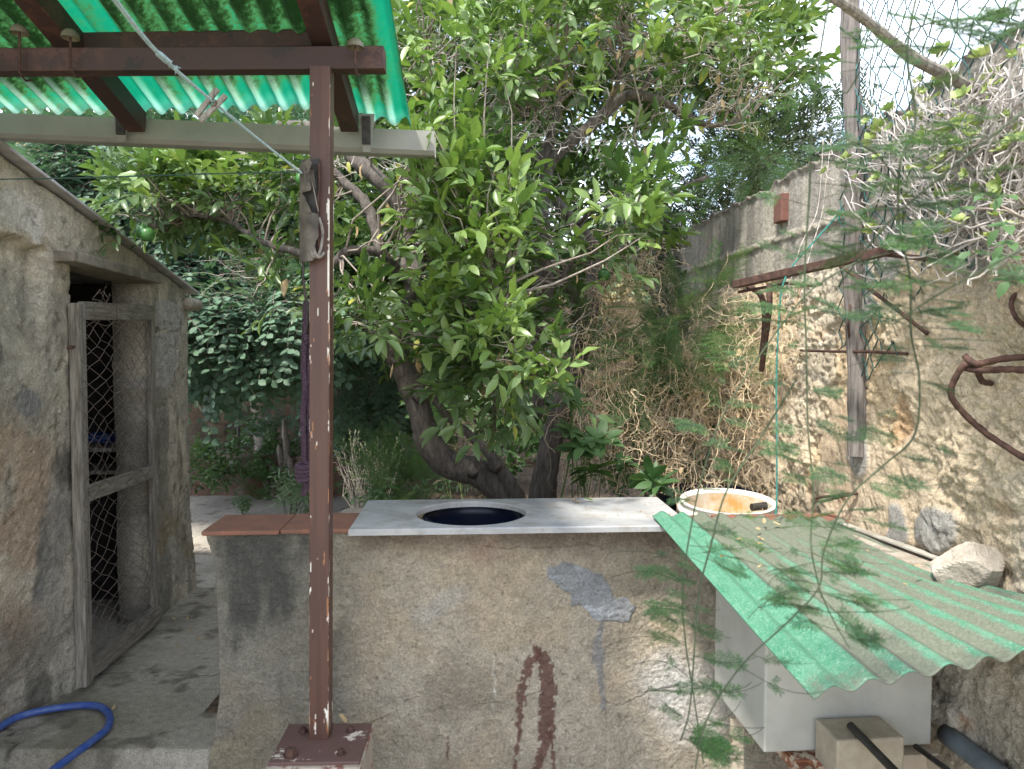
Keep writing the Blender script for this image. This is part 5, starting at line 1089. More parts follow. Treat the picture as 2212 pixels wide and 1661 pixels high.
foliage('yellow_leaves', tyl, Py, rdir(n_)+np.array([0, -.4, -.5]), rdir(n_)*.5+np.array([0, -.3, 1.]), .6+.5*rng.random(n_), [M['yellow']], tree, rng.random(n_)*.4)
n_ = 60; Py = np.vstack([blobpts(blobs, n_-6, .2)[0], [at(1080+6*k_, 760+8*k_, 3.05) for k_ in range(6)]]); foliage('withered_leaves', tyl, Py, rdir(n_)*.5+np.array([0, -.2, -1.]), rdir(n_)+np.array([0, -.3, .3]), .6+.5*rng.random(n_), [M['dry']], tree, .2+rng.random(n_)*.5)
# fruit
fr = None
for x, y, d, r_ in ((1275, 106, 3.9, .040), (1322, 94, 4.3, .03), (308, 505, 3.75, .032), (318, 512, 3.7, .034), (935, 1150*.55, 3.9, .028), (985, 290, 4.0, .03), (1185, 552, 3.9, .034), (985, 830*.78, 3.7, .03), (960, 306, 3.8, .03), (1305, 665*.9, 3.9, .032), (652, 392, 3.6, .03), (790, 640, 3.6, .026), (1010, 690, 3.4, .024), (1480, 155, 4.2, .03), (1420, 160, 4.3, .03), (1640, 150, 4.3, .028), (895, 700, 3.6, .028)):
    p = at(x, y, d)
    if fr is None:
        q = MB(); q.lathe(p, [(.0001, -.5*2*.05*.5), (.0001+.012, -.0245), (.019, -.019), (.0245, -.008), (.025, .003), (.0215, .0135), (.014, .021), (.006, .0238), (.003, .026), (.0015, .04), (.0001, .041)], 20); fr = obj('fruit', q, M['fruit'], tree, smooth=True); fr.scale = (r_/.025,)*3; fz = world_loc(fr)-p
    else: copy_of(fr, tuple(p+fz*r_/.04-world_loc(tree)), rng.random()*6, r_/.025, parent=tree)

# ---- second citrus tree further back on the right and filler trees
def bushtree(name, lab, cat, base, trunkpts, blobs, n, tms, mats, sc=(.8, 1.2), bias=None, up=(0, 0, 1), drop=0.0, trunkmat='bark2', grp=None, outw=.8, nbr=60, shell=.2):
    t = thing(name, lab, cat, base, grp); mb = MB(); nodes = []
    for l in trunkpts: P_, r = limb(l, 9, 5, mb); nodes.append(P_)
    P_, D = blobpts(blobs, n, shell); fw = D*outw+rdir(n)*.6+np.array([0, -.2, drop]); u = np.array(up)+rdir(n)*.35
    NO = np.concatenate(nodes)
    for p in P_[rng.choice(n, min(nbr, n))]:
        a = NO[np.argmin(np.linalg.norm(NO-p, axis=1)+rng.random(len(NO))*.3)]; branchlet(mb, a, p, .006+.004*rng.random(), .002, .05*rng.normal(), 4, 6, .09)
    obj('trunk', mb, M[trunkmat], t, smooth=True); foliage('crown', tms, P_, fw, u, sc[0]+(sc[1]-sc[0])*rng.random(n), mats, t, bias(P_) if bias else None); return t
bushtree('citrus_tree', 'second citrus tree further back filling the gaps behind the forked trunk', 'tree', at(1000, 1000, 6.6)*np.array([1, 1, 0]), [[(1010, 1010, 6.5, 40), (1000, 850, 6.5, 34), (960, 650, 6.5, 26), (900, 450, 6.5, 18), (880, 200, 6.5, 8)], [(1000, 850, 6.5, 24), (1100, 600, 6.5, 20), (1180, 350, 6.5, 14), (1250, 150, 6.5, 8)], [(1430, 1000, 6.8, 30), (1440, 700, 6.8, 26), (1350, 500, 6.8, 18), (1300, 350, 6.8, 10)]],
 [(850, 450, 6.5, 200, 180, .8, 6), (1050, 500, 6.5, 200, 170, .8, 6), (1250, 480, 6.5, 160, 120, .6, 4), (1000, 250, 6.5, 220, 150, .8, 5), (850, 200, 6.5, 120, 150, .6, 2.5), (1250, 250, 6.5, 150, 110, .7, 1.8), (750, 600, 6.5, 150, 110, .7, 3), (950, 680, 6.6, 180, 90, .7, 3.5), (1150, 680, 6.6, 150, 80, .6, 2.5), (950, 60, 5.6, 150, 120, .6, 4), (1150, 80, 5.6, 200, 130, .6, 4.5), (1380, 90, 5.6, 180, 120, .6, 4), (1560, 90, 5.6, 150, 110, .5, 3.2), (1660, 180, 5.5, 70, 60, .3, .8)], 2700, tc1[:4], [M['citrus'], M['gtwig']], (1.0, 1.5))
tp = [tw_pinnate_cluster(k) for k in range(5)]
bushtree('carob_tree', 'carob tree with rounded bluish leaflets spreading dark over the back left of the garden', 'tree', at(560, 990, 8.9)*np.array([1, 1, 0]), [[(575, 1010, 8.8, 46), (560, 850, 8.7, 40), (520, 700, 8.6, 34), (430, 560, 8.4, 24), (300, 450, 8.2, 14)], [(560, 850, 8.7, 30), (640, 700, 8.5, 24), (740, 600, 8.3, 16), (850, 520, 8.2, 8)], [(520, 700, 8.6, 20), (600, 560, 8.4, 16), (620, 420, 8.2, 10)]],
 [(120, 410, 6.6, 170, 80, .8, 4), (330, 400, 6.8, 200, 90, .8, 5), (560, 390, 7.0, 190, 90, .8, 3), (60, 350, 7.2, 140, 40, .8, 1.5), (430, 560, 6.6, 130, 100, .7, 5), (580, 560, 6.8, 160, 90, .7, 5), (480, 690, 6.5, 80, 60, .5, 3), (600, 660, 6.4, 120, 60, .5, 4), (720, 640, 7.0, 120, 90, .6, 2.5), (350, 480, 6.8, 130, 90, .6, 4), (830, 760, 7.6, 120, 70, .5, 1.6), (700, 480, 7.2, 150, 120, .7, 3), (560, 330, 7.8, 300, 80, .8, 3), (800, 700, 8.6, 320, 60, .6, 3)], 2600, tp, [M['carob'], M['twig']], (1.1, 1.6), drop=-.15, outw=.9)
# hanging carob sprays over the dark wall
P_, D = blobpts([(470, 650, 5.9, 60, 40, .2, 3), (620, 650, 5.8, 50, 40, .2, 3), (560, 690, 5.9, 70, 50, .2, 3), (440, 720, 6.0, 40, 40, .2, 1.5), (540, 760, 6.2, 30, 40, .2, .8), (640, 740, 6.2, 40, 40, .2, .8), (740, 800, 7.5, 40, 60, .3, 1), (600, 850, 8.9, 50, 60, .2, .7), (640, 950, 8.7, 40, 60, .2, .7)], 190, .1)
tbr = thing('carob_branch', 'low leafy carob boughs hanging in front of the dark back wall', 'branch', at(560, 720, 5.9)); mb = MB()
for pts in ([(740, 560, 6.9, 12), (660, 620, 6.2, 10), (560, 660, 5.9, 8), (470, 660, 5.9, 5)], [(560, 655, 5.9, 6), (520, 730, 6.0, 5), (470, 745, 6.0, 3)], [(640, 640, 6.0, 6), (620, 720, 6.0, 4), (560, 770, 6.1, 3)]): limb(pts, 6, 5, mb)
obj('bough', mb, M['twig'], tbr, smooth=True); foliage('leaves', tp, P_, D*.5+np.array([0, -.5, -.2])+rdir(190)*.5, np.array([0, -.5, 1.0])+rdir(190)*.25, 1.35+.5*rng.random(190), [M['carob'], M['twig']], tbr, .3+.5*rng.random(190))
# yellow-green shrub behind on the left
bushtree('yellow_shrub', 'yellowing bright shrub showing through behind the shed roof', 'shrub', at(100, 900, 10.2)*np.array([1, 1, 0]), [[(110, 960, 10.2, 20), (120, 700, 10.2, 16), (160, 500, 10.2, 8)]], [(60, 330, 9.5, 120, 50, .4, 3), (220, 430, 8.8, 120, 60, .4, 4), (300, 500, 8.8, 60, 40, .3, 1.5)], 260, [tw_broad(k, 8, .10, .045, .16) for k in range(3)], [M['yellow'], M['gtwig']], (1, 1.4))
to = [tw_olive(k) for k in range(5)]
bushtree('olive_tree', 'dark olive tree rising at the far end of the stone wall', 'tree', at(1560, 900, 5.9)*np.array([1, 1, 0]), [[(1470, 1000, 5.6, 34), (1480, 800, 5.6, 30), (1530, 620, 5.6, 24), (1590, 480, 5.7, 18), (1640, 330, 5.8, 10)], [(1500, 700, 5.6, 18), (1420, 560, 5.5, 12), (1440, 430, 5.5, 7)], [(1590, 480, 5.7, 12), (1700, 420, 5.6, 8), (1780, 390, 5.5, 5)]],
 [(1600, 380, 5.7, 90, 80, .5, 5), (1680, 340, 5.7, 80, 70, .5, 4.0), (1770, 290, 5.7, 80, 60, .45, 2.6), (1550, 500, 5.6, 70, 80, .4, 3.5), (1450, 570, 5.5, 70, 70, .4, 3.4), (1440, 440, 5.5, 70, 50, .4, .9), (1470, 660, 5.5, 80, 60, .4, 4), (1560, 600, 5.4, 45, 50, .2, 1.4), (1740, 400, 5.6, 50, 40, .2, .7), (1840, 330, 5.6, 50, 40, .3, 1.0), (1530, 290, 5.8, 70, 50, .3, 1.5)], 1350, to, [M['olive'], M['twig']], (.8, 1.35), nbr=120)
# asparagus bushes
tf = [tw_fern(k) for k in range(4)]
def fernbush(lab, blobs, n, fwd, base):
    t = thing('asparagus_bush', lab, 'bush', base, 'feathery asparagus bushes'); P_, D = blobpts(blobs, n, .05); foliage('fronds', tf, P_, D*.5+np.array(fwd)+rdir(n)*.45, np.array([0, -.5, 1.0])+rdir(n)*.4, .7+.7*rng.random(n), [M['fern'], M['gtwig']], t, .1+.6*rng.random(n)); mb = MB()
    for p in P_[::6]: branchlet(mb, np.array(base)+rdir(1)[0]*.05, p, .003, .0012, .1, 4, 8, .08)
    obj('stems', mb, M['gtwig'], t)
fernbush('feathery green asparagus bush spilling over the dry vines below the rusty bracket', [(1480, 700, 3.95, 80, 50, .2, 5), (1560, 690, 3.9, 60, 50, .2, 3), (1430, 770, 3.95, 50, 50, .2, 2.5), (1590, 640, 3.9, 50, 40, .2, 1.5)], 80, (0, -.4, -.1), tuple(at(1500, 900, 4.1)))
fernbush('dark feathery asparagus growing round the second trunk and down behind the dry vines', [(1290, 760, 4.3, 40, 100, .2, 3), (1400, 860, 4.5, 80, 80, .15, 1.5)], 50, (0, -.4, .2), tuple(at(1320, 1000, 4.4)))
fernbush('dark feathery asparagus hanging in front of the olive tree', [(1640, 350, 4.9, 60, 60, .2, 4), (1600, 300, 5.0, 60, 40, .2, 2)], 50, (-.2, -.3, -.3), tuple(at(1650, 260, 4.9)))
fernbush('low feathery fern clump under the bent trunk', [(900, 1040, 4.6, 60, 30, .2, 3), (860, 1050, 4.3, 60, 20, .2, 1)], 42, (0, -.3, .5), tuple(at(890, 1070, 4.4)))
_wb = [(440, 1000, 7.6, 30, 60, .15, 3), (520, 1030, 7.9, 60, 25, .15, 2), (590, 1040, 7.9, 50, 25, .15, 2), (700, 1040, 7.5, 60, 30, .2, 2), (620, 990, 8.4, 60, 30, .2, 2)]
# dark understory behind the dry vines and to the left of it
tb_ = [tw_broad(k) for k in range(5)]
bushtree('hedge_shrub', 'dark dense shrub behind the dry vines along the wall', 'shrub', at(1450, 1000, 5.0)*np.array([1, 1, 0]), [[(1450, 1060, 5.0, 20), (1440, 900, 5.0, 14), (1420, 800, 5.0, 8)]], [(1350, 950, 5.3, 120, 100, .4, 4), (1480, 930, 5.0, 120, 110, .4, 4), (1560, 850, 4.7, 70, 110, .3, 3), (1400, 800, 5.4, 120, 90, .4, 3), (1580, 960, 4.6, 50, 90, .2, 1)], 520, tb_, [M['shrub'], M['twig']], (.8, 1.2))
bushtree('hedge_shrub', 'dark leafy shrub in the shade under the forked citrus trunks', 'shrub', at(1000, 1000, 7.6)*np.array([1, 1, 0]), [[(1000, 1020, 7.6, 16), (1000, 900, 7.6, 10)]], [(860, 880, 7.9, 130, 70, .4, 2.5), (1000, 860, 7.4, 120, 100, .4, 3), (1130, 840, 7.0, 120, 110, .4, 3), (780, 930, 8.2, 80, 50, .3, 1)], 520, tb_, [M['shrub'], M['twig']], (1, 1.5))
# dry vine tangle
dv = thing('dry_vine', 'tangled mass of dead straw coloured vines with papery leaves hanging beside the wall', 'dry vine', at(1520, 1080, 3.9)); mb = MB(); lp = []
vb = [(1620, 850, 3.62, 55, 190, .10, 5), (1520, 880, 3.85, 110, 170, .22, 7), (1400, 880, 3.95, 120, 170, .25, 8), (1560, 730, 3.9, 80, 90, .15, 2.5), (1330, 720, 4.1, 90, 130, .2, 4.5), (1290, 900, 4.0, 70, 110, .15, 3.5), (1340, 600, 4.2, 90, 70, .15, 3), (1390, 560, 4.3, 70, 70, .15, 2), (1480, 1020, 3.8, 150, 40, .15, 3), (1700, 700, 3.3, 40, 100, .05, 1.6), (1020, 900, 4.6, 40, 40, .1, .8), (1050, 960, 4.6, 50, 50, .1, 1.0)]
P_, D = blobpts(vb, 860, .0)
for i, p in enumerate(P_):
    n_ = 20+int(rng.random()*20); st_ = .013+.009*rng.random(); v = rdir(1)[0]*.8+np.array([0, 0, -.5]); Q = [p]
    for k in range(n_): v = v*.80+rdir(1)[0]*.52+np.array([0, 0, -.06]); Q.append(Q[-1]+v/np.linalg.norm(v)*st_)
    r_ = .0010+.0008*rng.random(); mb.tube(np.array(Q), np.linspace(r_, r_*.6, len(Q)), 3, caps=False)
    if i % 9 == 0: lp.append(Q[rng.integers(3, n_)])
P_, D = blobpts(vb[:9], 46, .0)
for p in P_:        # long hanging runners
    n_ = 34; v = np.array([0, 0, -1.0]); Q = [p+UP*.25]
    for k in range(n_): v = v*.8+rdir(1)[0]*.35+np.array([0, 0, -.16]); Q.append(Q[-1]+v/np.linalg.norm(v)*.024)
    mb.tube(np.array(Q), .0016, 4, caps=False)
obj('tangle', mb, M['dryvine'], dv)
lp = np.array(lp); tdl = Tmpl(); v, fc = leafgeo(.036, .026, .5, .4, 3, 'ov', .25); tdl.add(v, fc, 0, .6); tdl.done(); tdl2 = Tmpl(); v, fc = leafgeo(.028, .022, .9, -.3, 3, 'ov', .2); tdl2.add(v, fc, 0, .8); tdl2.done()
foliage('papery_leaves', [tdl, tdl2], lp, rdir(len(lp))+np.array([0, 0, -.7]), rdir(len(lp)), .7+.5*rng.random(len(lp)), [M['dry']], dv, .5+.4*rng.random(len(lp)))
# ---- succulent bush, upper right
sb = thing('succulent_bush', 'twiggy leggy succulent bush with small yellow green rosettes hanging over the wall', 'bush', onR(2140, 330, .05)); mb = MB(); tips = []
for i in range(205):
    x0 = 2120+rng.random()*170; y0 = 130+rng.random()*330; p = onR(min(x0, 2280), y0, .04+.22*rng.random()); tx = x0-50-340*rng.random()**1.7; ty = y0+(-60+330*rng.random())*(.4+.6*rng.random())
    ty = min(ty, 640-.16*(2212-tx)); ty = max(ty, 535-.576*(tx-1500)); y0 = max(y0, 150); q_ = onR(tx, ty, .05+.20*rng.random()); n_ = 18; t = np.linspace(0, 1, n_)[:, None]; off = np.cumsum(rng.normal(size=(n_, 3)), 0)*.010; off -= t*off[-1]
    Q = p+(q_-p)*t+off; Q[:, 2] -= .10*np.sin(t[:, 0]*math.pi)*(.3+rng.random()); Q[:, 2] += .16*t[:, 0]**3*rng.random(); ph_ = rng.random(3)*6.3; Q += (np.stack([np.sin(t[:, 0]*(5+4*rng.random())+ph_[k]) for k in range(3)], 1)*np.array([.014, .03, .03]))*np.sin(t*math.pi*.8)
    r_ = .0009+.0012*rng.random(); mb.tube(Q, np.linspace(r_*1.7, r_, n_), 5, caps=False, wob=.25)
    if rng.random() < .32: tips.append((Q[-1], Q[-1]-Q[-3]))
    for m_ in range(2):
        if rng.random() < .6: c_ = Q[rng.integers(4, 17)]; w_ = rdir(1)[0]; w_[2] = abs(w_[2]); e_ = c_+w_*(.04+.07*rng.random()); branchlet(mb, c_, e_, .0016, .0012, -.2, 4, 5, .15); (tips.append((e_, w_)) if rng.random() < .3 else None)
obj('stems', mb, M['stem'], sb)
tr4 = [tw_rosette(k, 9, .024) for k in range(3)]; TP = np.array([t[0] for t in tips]); TD = np.array([t[1] for t in tips]); TD /= np.linalg.norm(TD, axis=1)[:, None]+1e-9
foliage('rosettes', tr4, TP, np.cross(TD+.01, rdir(len(TP))), TD*.6+np.array([-.3, -.3, .5]), .7+.8*rng.random(len(TP)), [M['succ']], sb, .2+.6*rng.random(len(TP)))
# broad-leaved sprig at the right edge
P_ = np.array([onR(x, y, .3) for x, y in ((2190, 420), (2205, 480), (2150, 440), (2110, 450), (2215, 520), (2212, 560), (2200, 600), (2120, 560))])
spt = thing('leafy_sprig', 'dark rounded leaves of a sprig poking in at the right edge', 'sprig', onR(2230, 500, .25)); mb = MB()
for p in P_: branchlet(mb, onR(2260, 500, .25), p, .004, .002, .05, 5, 7, .05)
obj('stem', mb, M['twig'], spt, smooth=True); foliage('leaves', [tw_broad(k, 3, .05, .026, .06) for k in range(3)], P_, np.tile([-1, -.3, -.1], (8, 1))+rdir(8)*.4, np.tile([0, -.5, 1.0], (8, 1)), np.full(8, .9), [M['shrub'], M['twig']], spt)
# ---- near asparagus sprays hanging close to the camera
tn = [tw_fern(60+k, 17, .080, .012, 8, .0050, .00075, .5) for k in range(3)]+[tw_fern(70+k, 14, .065, .018, 10, .0048, .00075, .5) for k in range(3)]
def spray(lab, pts, n, seed, col=.3, sl=1.0, extra=()):
    r_ = np.random.default_rng(seed); Pm = pxpath([(x, y, d, 5.5) for x, y, d in pts], 8)[0]; t = thing('asparagus_spray', lab, 'spray', Pm[-1], 'asparagus sprays hanging close to the camera'); mb = MB(); mb.tube(Pm, np.linspace(.0016, .0010, len(Pm)), 6)
    for ex in extra: q_ = pxpath(list(ex), 8); mb.tube(q_, np.linspace(.0011, .0006, len(q_)), 5); Pm = np.vstack([Pm, q_])
    obj('stem', mb, M['darkstem'], t, smooth=True); n = int(n*.72); ids = r_.integers(1, len(Pm), n); sgn = r_.choice([-1, 1], n); D = np.stack([sgn*(.8+.4*r_.random(n)), .5*r_.normal(size=n), .18*r_.normal(size=n)+.05], 1)
    foliage('fronds', tn, Pm[ids], D, np.tile([0., -.35, 1.], (n, 1))+.25*r_.normal(size=(n, 3)), sl*(.55+.75*r_.random(n)), [M['fern'], M['darkstem']], t, col*.6+.4*r_.random(n))
spray('dark green asparagus spray whose long stem winds from the top right to the bottom', [(1990, -60, .95), (1960, 110, .95), (1978, 260, .95), (1945, 350, .95), (1942, 480, .95), (1966, 600, .95), (1968, 720, .96), (1986, 820, .97), (1975, 940, .98), (1905, 1008, .99), (1830, 1080, 1.0), (1780, 1190, 1.0), (1768, 1270, 1.0), (1700, 1345, 1.0), (1600, 1440, 1.0), (1525, 1560, 1.0), (1495, 1700, 1.0)], 112, 1, .05, 1.15, [[(1768, 1270, 1.0), (1800, 1340, 1.0), (1835, 1400, 1.0)], [(1985, 30, .95), (2060, 60, .93), (2150, 40, .9)], [(1950, 400, .95), (1890, 330, .95), (1830, 300, .96)]])
spray('upright asparagus spray with a thin stem hanging straight down past the rusty bracket', [(1800, -60, 1.1), (1760, 200, 1.1), (1748, 420, 1.1), (1738, 600, 1.1), (1742, 760, 1.1), (1745, 920, 1.1), (1757, 1060, 1.08), (1752, 1180, 1.06), (1775, 1290, 1.04)], 72, 2, .25, 1.2)
spray('bright green drooping asparagus spray arching left over the dry vines', [(1860, 560, 1.3), (1760, 620, 1.3), (1690, 700, 1.28), (1620, 800, 1.26), (1560, 900, 1.24), (1525, 1000, 1.22), (1500, 1100, 1.2), (1475, 1260, 1.15), (1480, 1380, 1.12), (1498, 1500, 1.1), (1520, 1650, 1.1)], 66, 3, .4, 1.15)
spray('yellowish asparagus spray hanging low in front of the counter', [(1720, 820, 1.2), (1640, 950, 1.2), (1570, 1060, 1.15), (1535, 1180, 1.1), (1510, 1280, 1.08), (1500, 1400, 1.05), (1490, 1530, 1.05), (1470, 1600, 1.05)], 40, 4, .5, 1.1)
spray('blurred asparagus fronds crossing the sky above the fence', [(2230, 60, 1.0), (2100, 40, 1.0), (1980, 60, 1.0), (1880, 130, 1.02), (1830, 200, 1.05)], 44, 5, .1, 1.3)
spray('long asparagus frond lying across the succulent bush', [(2212, 240, .85), (2110, 320, .86), (2010, 400, .88), (1930, 470, .9), (1870, 540, .92), (1810, 620, .95)], 62, 6, .3, 1.15)
spray('asparagus frond reaching in from the right edge below the fence', [(2240, 520, .85), (2120, 585, .86), (2020, 640, .88), (1930, 700, .9)], 34, 7, .15, 1.1)

# ---- understory plants
def plant(name, lab, cat, base, blobs, n, tms, mats, sc=(.8, 1.2), fwd=(0, -.2, .6), bias=None, nst=8, stm='gtwig'):
    t = thing(name, lab, cat, base); P_, D = blobpts(blobs, n, .0); foliage('leaves', tms, P_, D*.6+np.array(fwd)+rdir(n)*.35, np.array([0, -.35, 1.0])+rdir(n)*.3, sc[0]+(sc[1]-sc[0])*rng.random(n), mats, t, bias); mb = MB()
    for p in P_[:nst]: branchlet(mb, np.array(base), p, .004, .002, .05, 5, 7, .06)
    obj('stems', mb, M[stm], t, smooth=True); return t
tl_ = []
for k in range(3):
    t = Tmpl(); r_ = random.Random(90+k)
    for i in range(6): a = i*1.05+r_.random()*.4; v, fc = leafgeo(.13*r_.uniform(.7, 1.1), .05, .25, r_.uniform(.1, .35), 3, 'ov'); t.add(rot(v, (math.cos(a), math.sin(a), r_.uniform(-.1, .5)), (0, 0, 1)), fc, 0, r_.random())
    tl_.append(t.done())
plant('broadleaf_sapling', 'sapling with large glossy dark leaves standing right of the second trunk', 'sapling', at(1260, 1075, 3.75)*np.array([1, 1, 0])+UP*.1, [(1240, 870, 3.7, 30, 40, .08, 2), (1270, 950, 3.7, 50, 50, .1, 3), (1260, 1030, 3.7, 40, 40, .1, 2)], 13, tl_, [M['shrub'], M['gtwig']], (.8, 1.1), (0, -.3, .2), None, 13)
plant('broadleaf_sapling', 'small leafy sapling between the dry vines and the marble slab', 'sapling', at(1350, 1075, 3.8)*np.array([1, 1, 0])+UP*.1, [(1340, 1000, 3.8, 40, 15, .08, 2), (1415, 1045, 3.6, 25, 15, .08, 2)], 6, tl_, [M['shrub'], M['gtwig']], (.8, 1.1), (0, -.3, .2), None, 6)
plant('leafy_plant', 'plant with heart shaped leaves at the foot of the far wall beside the post', 'plant', at(760, 1000, 7.8), [(760, 955, 7.7, 40, 25, .2, 2), (800, 930, 7.7, 40, 40, .2, 1)], 26, tb_, [M['carob'], M['twig']], (1, 1.6))
plant('garden_plant', 'dark leafy plant in the planter beside the shed corner', 'plant', at(450, 1050, 7.9), [(450, 1010, 7.8, 40, 50, .2, 3), (500, 990, 8.0, 60, 30, .2, 2), (560, 960, 8.3, 40, 40, .2, 2), (600, 1000, 8.2, 60, 30, .2, 2)], 130, tb_, [M['shrub'], M['twig']], (.8, 1.3))
dr = [tw_broad(200+k, 9, .07, .016, .10) for k in range(3)]
plant('wilting_plant', 'wilting pale green plant drooping beside the purple rope', 'plant', at(630, 1075, 6.6)*np.array([1, 1, 0]), [(625, 1040, 6.6, 35, 35, .15, 3), (655, 1060, 6.6, 20, 40, .1, 1)], 46, dr, [M['scrub'], M['gtwig']], (.8, 1.2), (0, -.3, -1.2), .1+.3*rng.random(46), 12)
plant('wilting_plant', 'small dark wilting tuft on the concrete at the back', 'plant', at(522, 1090, 7.2)*np.array([1, 1, 0]), [(522, 1078, 7.2, 10, 12, .05, 3)], 12, dr, [M['shrub'], M['gtwig']], (.6, .9), (0, -.3, -1.0), None, 4)
plant('dry_shrub', 'pale dry shrub with tiny leaves right of the red post', 'shrub', at(800, 1080, 5.4)*np.array([1, 1, 0]), [(760, 1010, 5.4, 45, 45, .15, 3), (830, 1000, 5.4, 40, 40, .15, 2), (800, 1060, 5.2, 50, 20, .1, 2)], 90, [tw_broad(300+k, 10, .012, .006, .12) for k in range(3)], [M['succ'], M['deadtwig']], (.8, 1.3), (0, -.1, .6), None, 50, 'deadtwig')
plant('garden_plant', 'green leafy plants drooping below the bent trunk at the marble edge', 'plant', at(820, 1080, 4.6)*np.array([1, 1, 0]), [(830, 1040, 4.6, 50, 40, .15, 3), (960, 1050, 4.5, 40, 20, .1, 1), (870, 1075, 4.3, 90, 15, .1, 2)], 60, dr+tb_[:2], [M['shrub'], M['gtwig']], (.7, 1.1), (0, -.2, -.1), None, 14)
plant('garden_plant', 'leafy green plants behind the bent trunk near the dry vines', 'plant', at(1000, 1060, 5.6)*np.array([1, 1, 0]), [(930, 860, 5.9, 40, 60, .2, 1.5), (960, 900, 5.9, 60, 50, .2, 2), (1060, 890, 5.6, 70, 60, .2, 2), (1110, 1000, 5.4, 60, 50, .2, 2)], 120, tb_, [M['shrub'], M['twig']], (1, 1.5))
ct4 = thing('cactus', 'grey furry column cactus cluster in the shade behind the wilting plant', 'cactus', at(610, 1070, 8.1))
for x, y0, y1 in ((607, 1010, 960), (618, 1015, 905), (590, 1050, 1000), (630, 1030, 985), (577, 1040, 1035)):
    q = MB(); a = at(x, y0+25, 8.1); b_ = at(x-6, y1, 8.05); q.tube(smoothpath([a, (a+b_)/2+np.array([.02, 0, 0]), b_], 4), [.03, .034, .034, .034, .034, .034, .034, .026, .006][:9], 10, wob=.2); obj('stem', q, M['bark2'], ct4)
plant('weed_patch', 'messy low green weeds growing along the foot of the planter wall', 'weeds', at(560, 1065, 7.9)*np.array([1, 1, 0]), _wb, 170, tb_[:3]+dr[:1], [M['shrub'], M['gtwig']], (.7, 1.2), (0, -.3, .4), .3+.5*rng.random(170), 20)
# slim dark pole against the back wall
q = MB(); q.tube(np.array([at(514, 970, 9.2), at(524, 700, 9.3)]), .02, 8); tag(obj('pole', q, M['blackpipe']), 'thin dark pole leaning on the back stone wall', 'pole')

# ---- hillside scrub, palm and dry grass beyond
n = 2600; x = rng.uniform(-26, 26, n); y = rng.uniform(11.5, 40, n); P_ = np.array([[a, b_, hillz(a, b_)+.3+1.6*rng.random()] for a, b_ in zip(x, y)])
fo = foliage('hillside_scrub', tb_, P_, rdir(n)+np.array([0, -.5, .6]), np.tile([0, -.4, 1.], (n, 1)), 3.5+3.5*rng.random(n), [M['scrub'], M['twig']], None, rng.random(n)*.7); tag(fo, 'pale grey green scrub covering the hillside beyond the garden', 'scrub', kind='stuff')
n = 2200; x = rng.uniform(-8, 20, n); y = rng.uniform(11, 26, n); P_ = np.array([[a, b_, hillz(a, b_)-.02] for a, b_ in zip(x, y)]); tg = [tw_needlegrass(k, 14, .6) for k in range(3)]
fo = foliage('dry_grass', tg, P_, np.tile([0, 1., 0.], (n, 1))+rdir(n)*.2, np.tile([0, 0, 1.], (n, 1)), 1+1.2*rng.random(n), [M['dry']], None, .3+.5*rng.random(n)); tag(fo, 'orange dry grass on the slope beyond the garden', 'grass', kind='stuff')
pmT = thing('palm_tree', 'palm tree on the hillside seen between the olive and the citrus', 'palm', at(1640, 480, 15)); q = MB(); q.tube(smoothpath([at(1640, 560, 15), at(1635, 440, 15), at(1640, 370, 15)], 6), .16, 12, wob=.15); obj('trunk', q, M['bark2'], pmT)
pa = at(1640, 365, 15); n = 26; aa = rng.random(n)*6.28; foliage('crown', [tw_palm(0), tw_palm(1)], np.tile(pa, (n, 1)), np.stack([np.cos(aa), np.sin(aa), .1+.9*rng.random(n)], 1), np.tile([0, 0, 1.], (n, 1)), .55+.25*rng.random(n), [M['scrub'], M['twig']], pmT, .2+.4*rng.random(n))
bushtree('pale_tree', 'hazy pale green tree far behind the garden on the left', 'tree', at(500, 800, 13)*np.array([1, 1, 0]), [[(500, 800, 13, 20), (500, 500, 13, 14), (500, 300, 13, 8)]], [(100, 350, 13, 250, 120, 1, 3), (450, 330, 13, 250, 130, 1, 3), (700, 350, 13, 200, 120, 1, 3), (950, 420, 13, 250, 150, 1, 3), (1250, 470, 13, 200, 110, 1, 2.4)], 900, tb_, [M['scrub'], M['twig']], (3.0, 5.0))

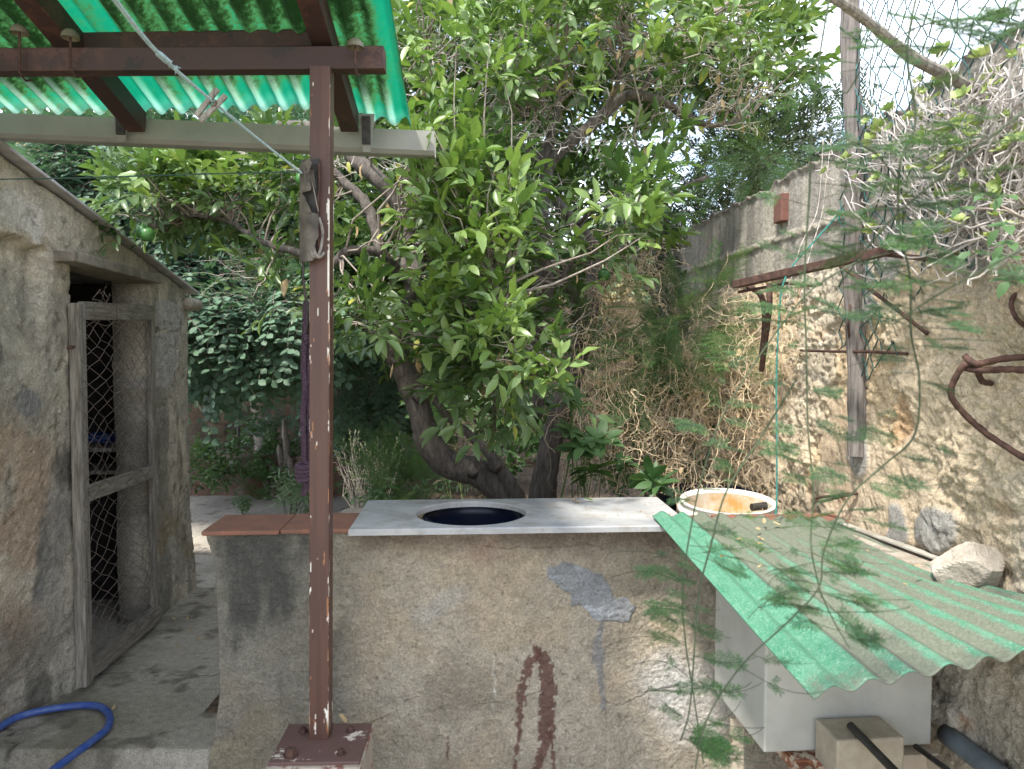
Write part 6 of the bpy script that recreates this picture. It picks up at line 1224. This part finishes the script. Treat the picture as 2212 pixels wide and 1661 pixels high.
# ---- small debris lying about
def litter(lab, grp, pts, size=(.7, 1.2), mat='dry', tm=None, name='dry_leaf', cat='leaf'):
    src = None
    for p in pts:
        if src is None:
            v, fc = leafgeo(.045, .017, .5, -.25, 3, 'ov', .2); b = MB().add(v+np.asarray(p), fc); src = obj(name, b, M[mat], cols=np.full((len(v), 3), .55)); tag(src, lab, cat, grp); off = np.array(src.location)-np.asarray(p)
            src.rotation_euler = (rng.normal()*.2, rng.normal()*.4, rng.random()*6.28)
        else:
            c_ = src.copy(); COL.objects.link(c_); c_.location = tuple(np.asarray(p)+off); c_.rotation_euler = (rng.normal()*.3, rng.normal()*.5, rng.random()*6.28); s_ = rng.uniform(*size); c_.scale = (s_, s_*rng.uniform(.5, 1.1), s_)
    return src
litter('small dry brown leaf curled on the patio concrete', 'dry leaves scattered on the patio', [atz(x, y, .010) for x, y in [(400, 1340), (405, 1275), (380, 1400), (360, 1380), (275, 1430), (262, 1475), (330, 1360), (300, 1345), (350, 1420), (440, 1350), (250, 1425), (310, 1440), (420, 1302), (240, 1535), (345, 1335), (520, 1103), (560, 1098), (600, 1107), (640, 1096), (480, 1108)]+[(rng.uniform(330, 450), rng.uniform(1290, 1420)) for _ in range(22)]], (.35, .9))
litter('small dry leaf or husk lying on the dusty green sheet', 'dry leaves lying on the lower green sheet', [BL+lv*b_+(wv0*(1-b_)+wv1*b_)*a+UP*.018 for a, b_ in [(.30, .35), (.34, .3), (.48, .12), (.52, .15), (.45, .45), (.2, .5), (.62, .4), (.66, .45), (.7, .6), (.55, .7), (.35, .75), (.25, .3), (.13, .3), (.4, .2), (.1, .42), (.75, .3)]], (.35, .8))
litter('tiny dark crumb of leaf lying on the marble slab', 'dark crumbs on the marble slab', [mp3(mlen*a, dep*b_, .974) for a, b_ in [(.70, .75), (.72, .55), (.78, .42), (.80, .25), (.76, .25), (.92, .6), (.88, .35), (.96, .25), (.15, .5), (.12, .2), (.85, .8), (.68, .45), (.83, .22)]], (.15, .35))
litter('fresh green leaf lying on the marble slab near its back edge', None, [atz(1273, 1083, .976)], mat='citrus_lt', name='green_leaf')
litter('dry tan leaf lying behind the post on the pedestal top', None, [atz(738, 1562, .36)], mat='dry')
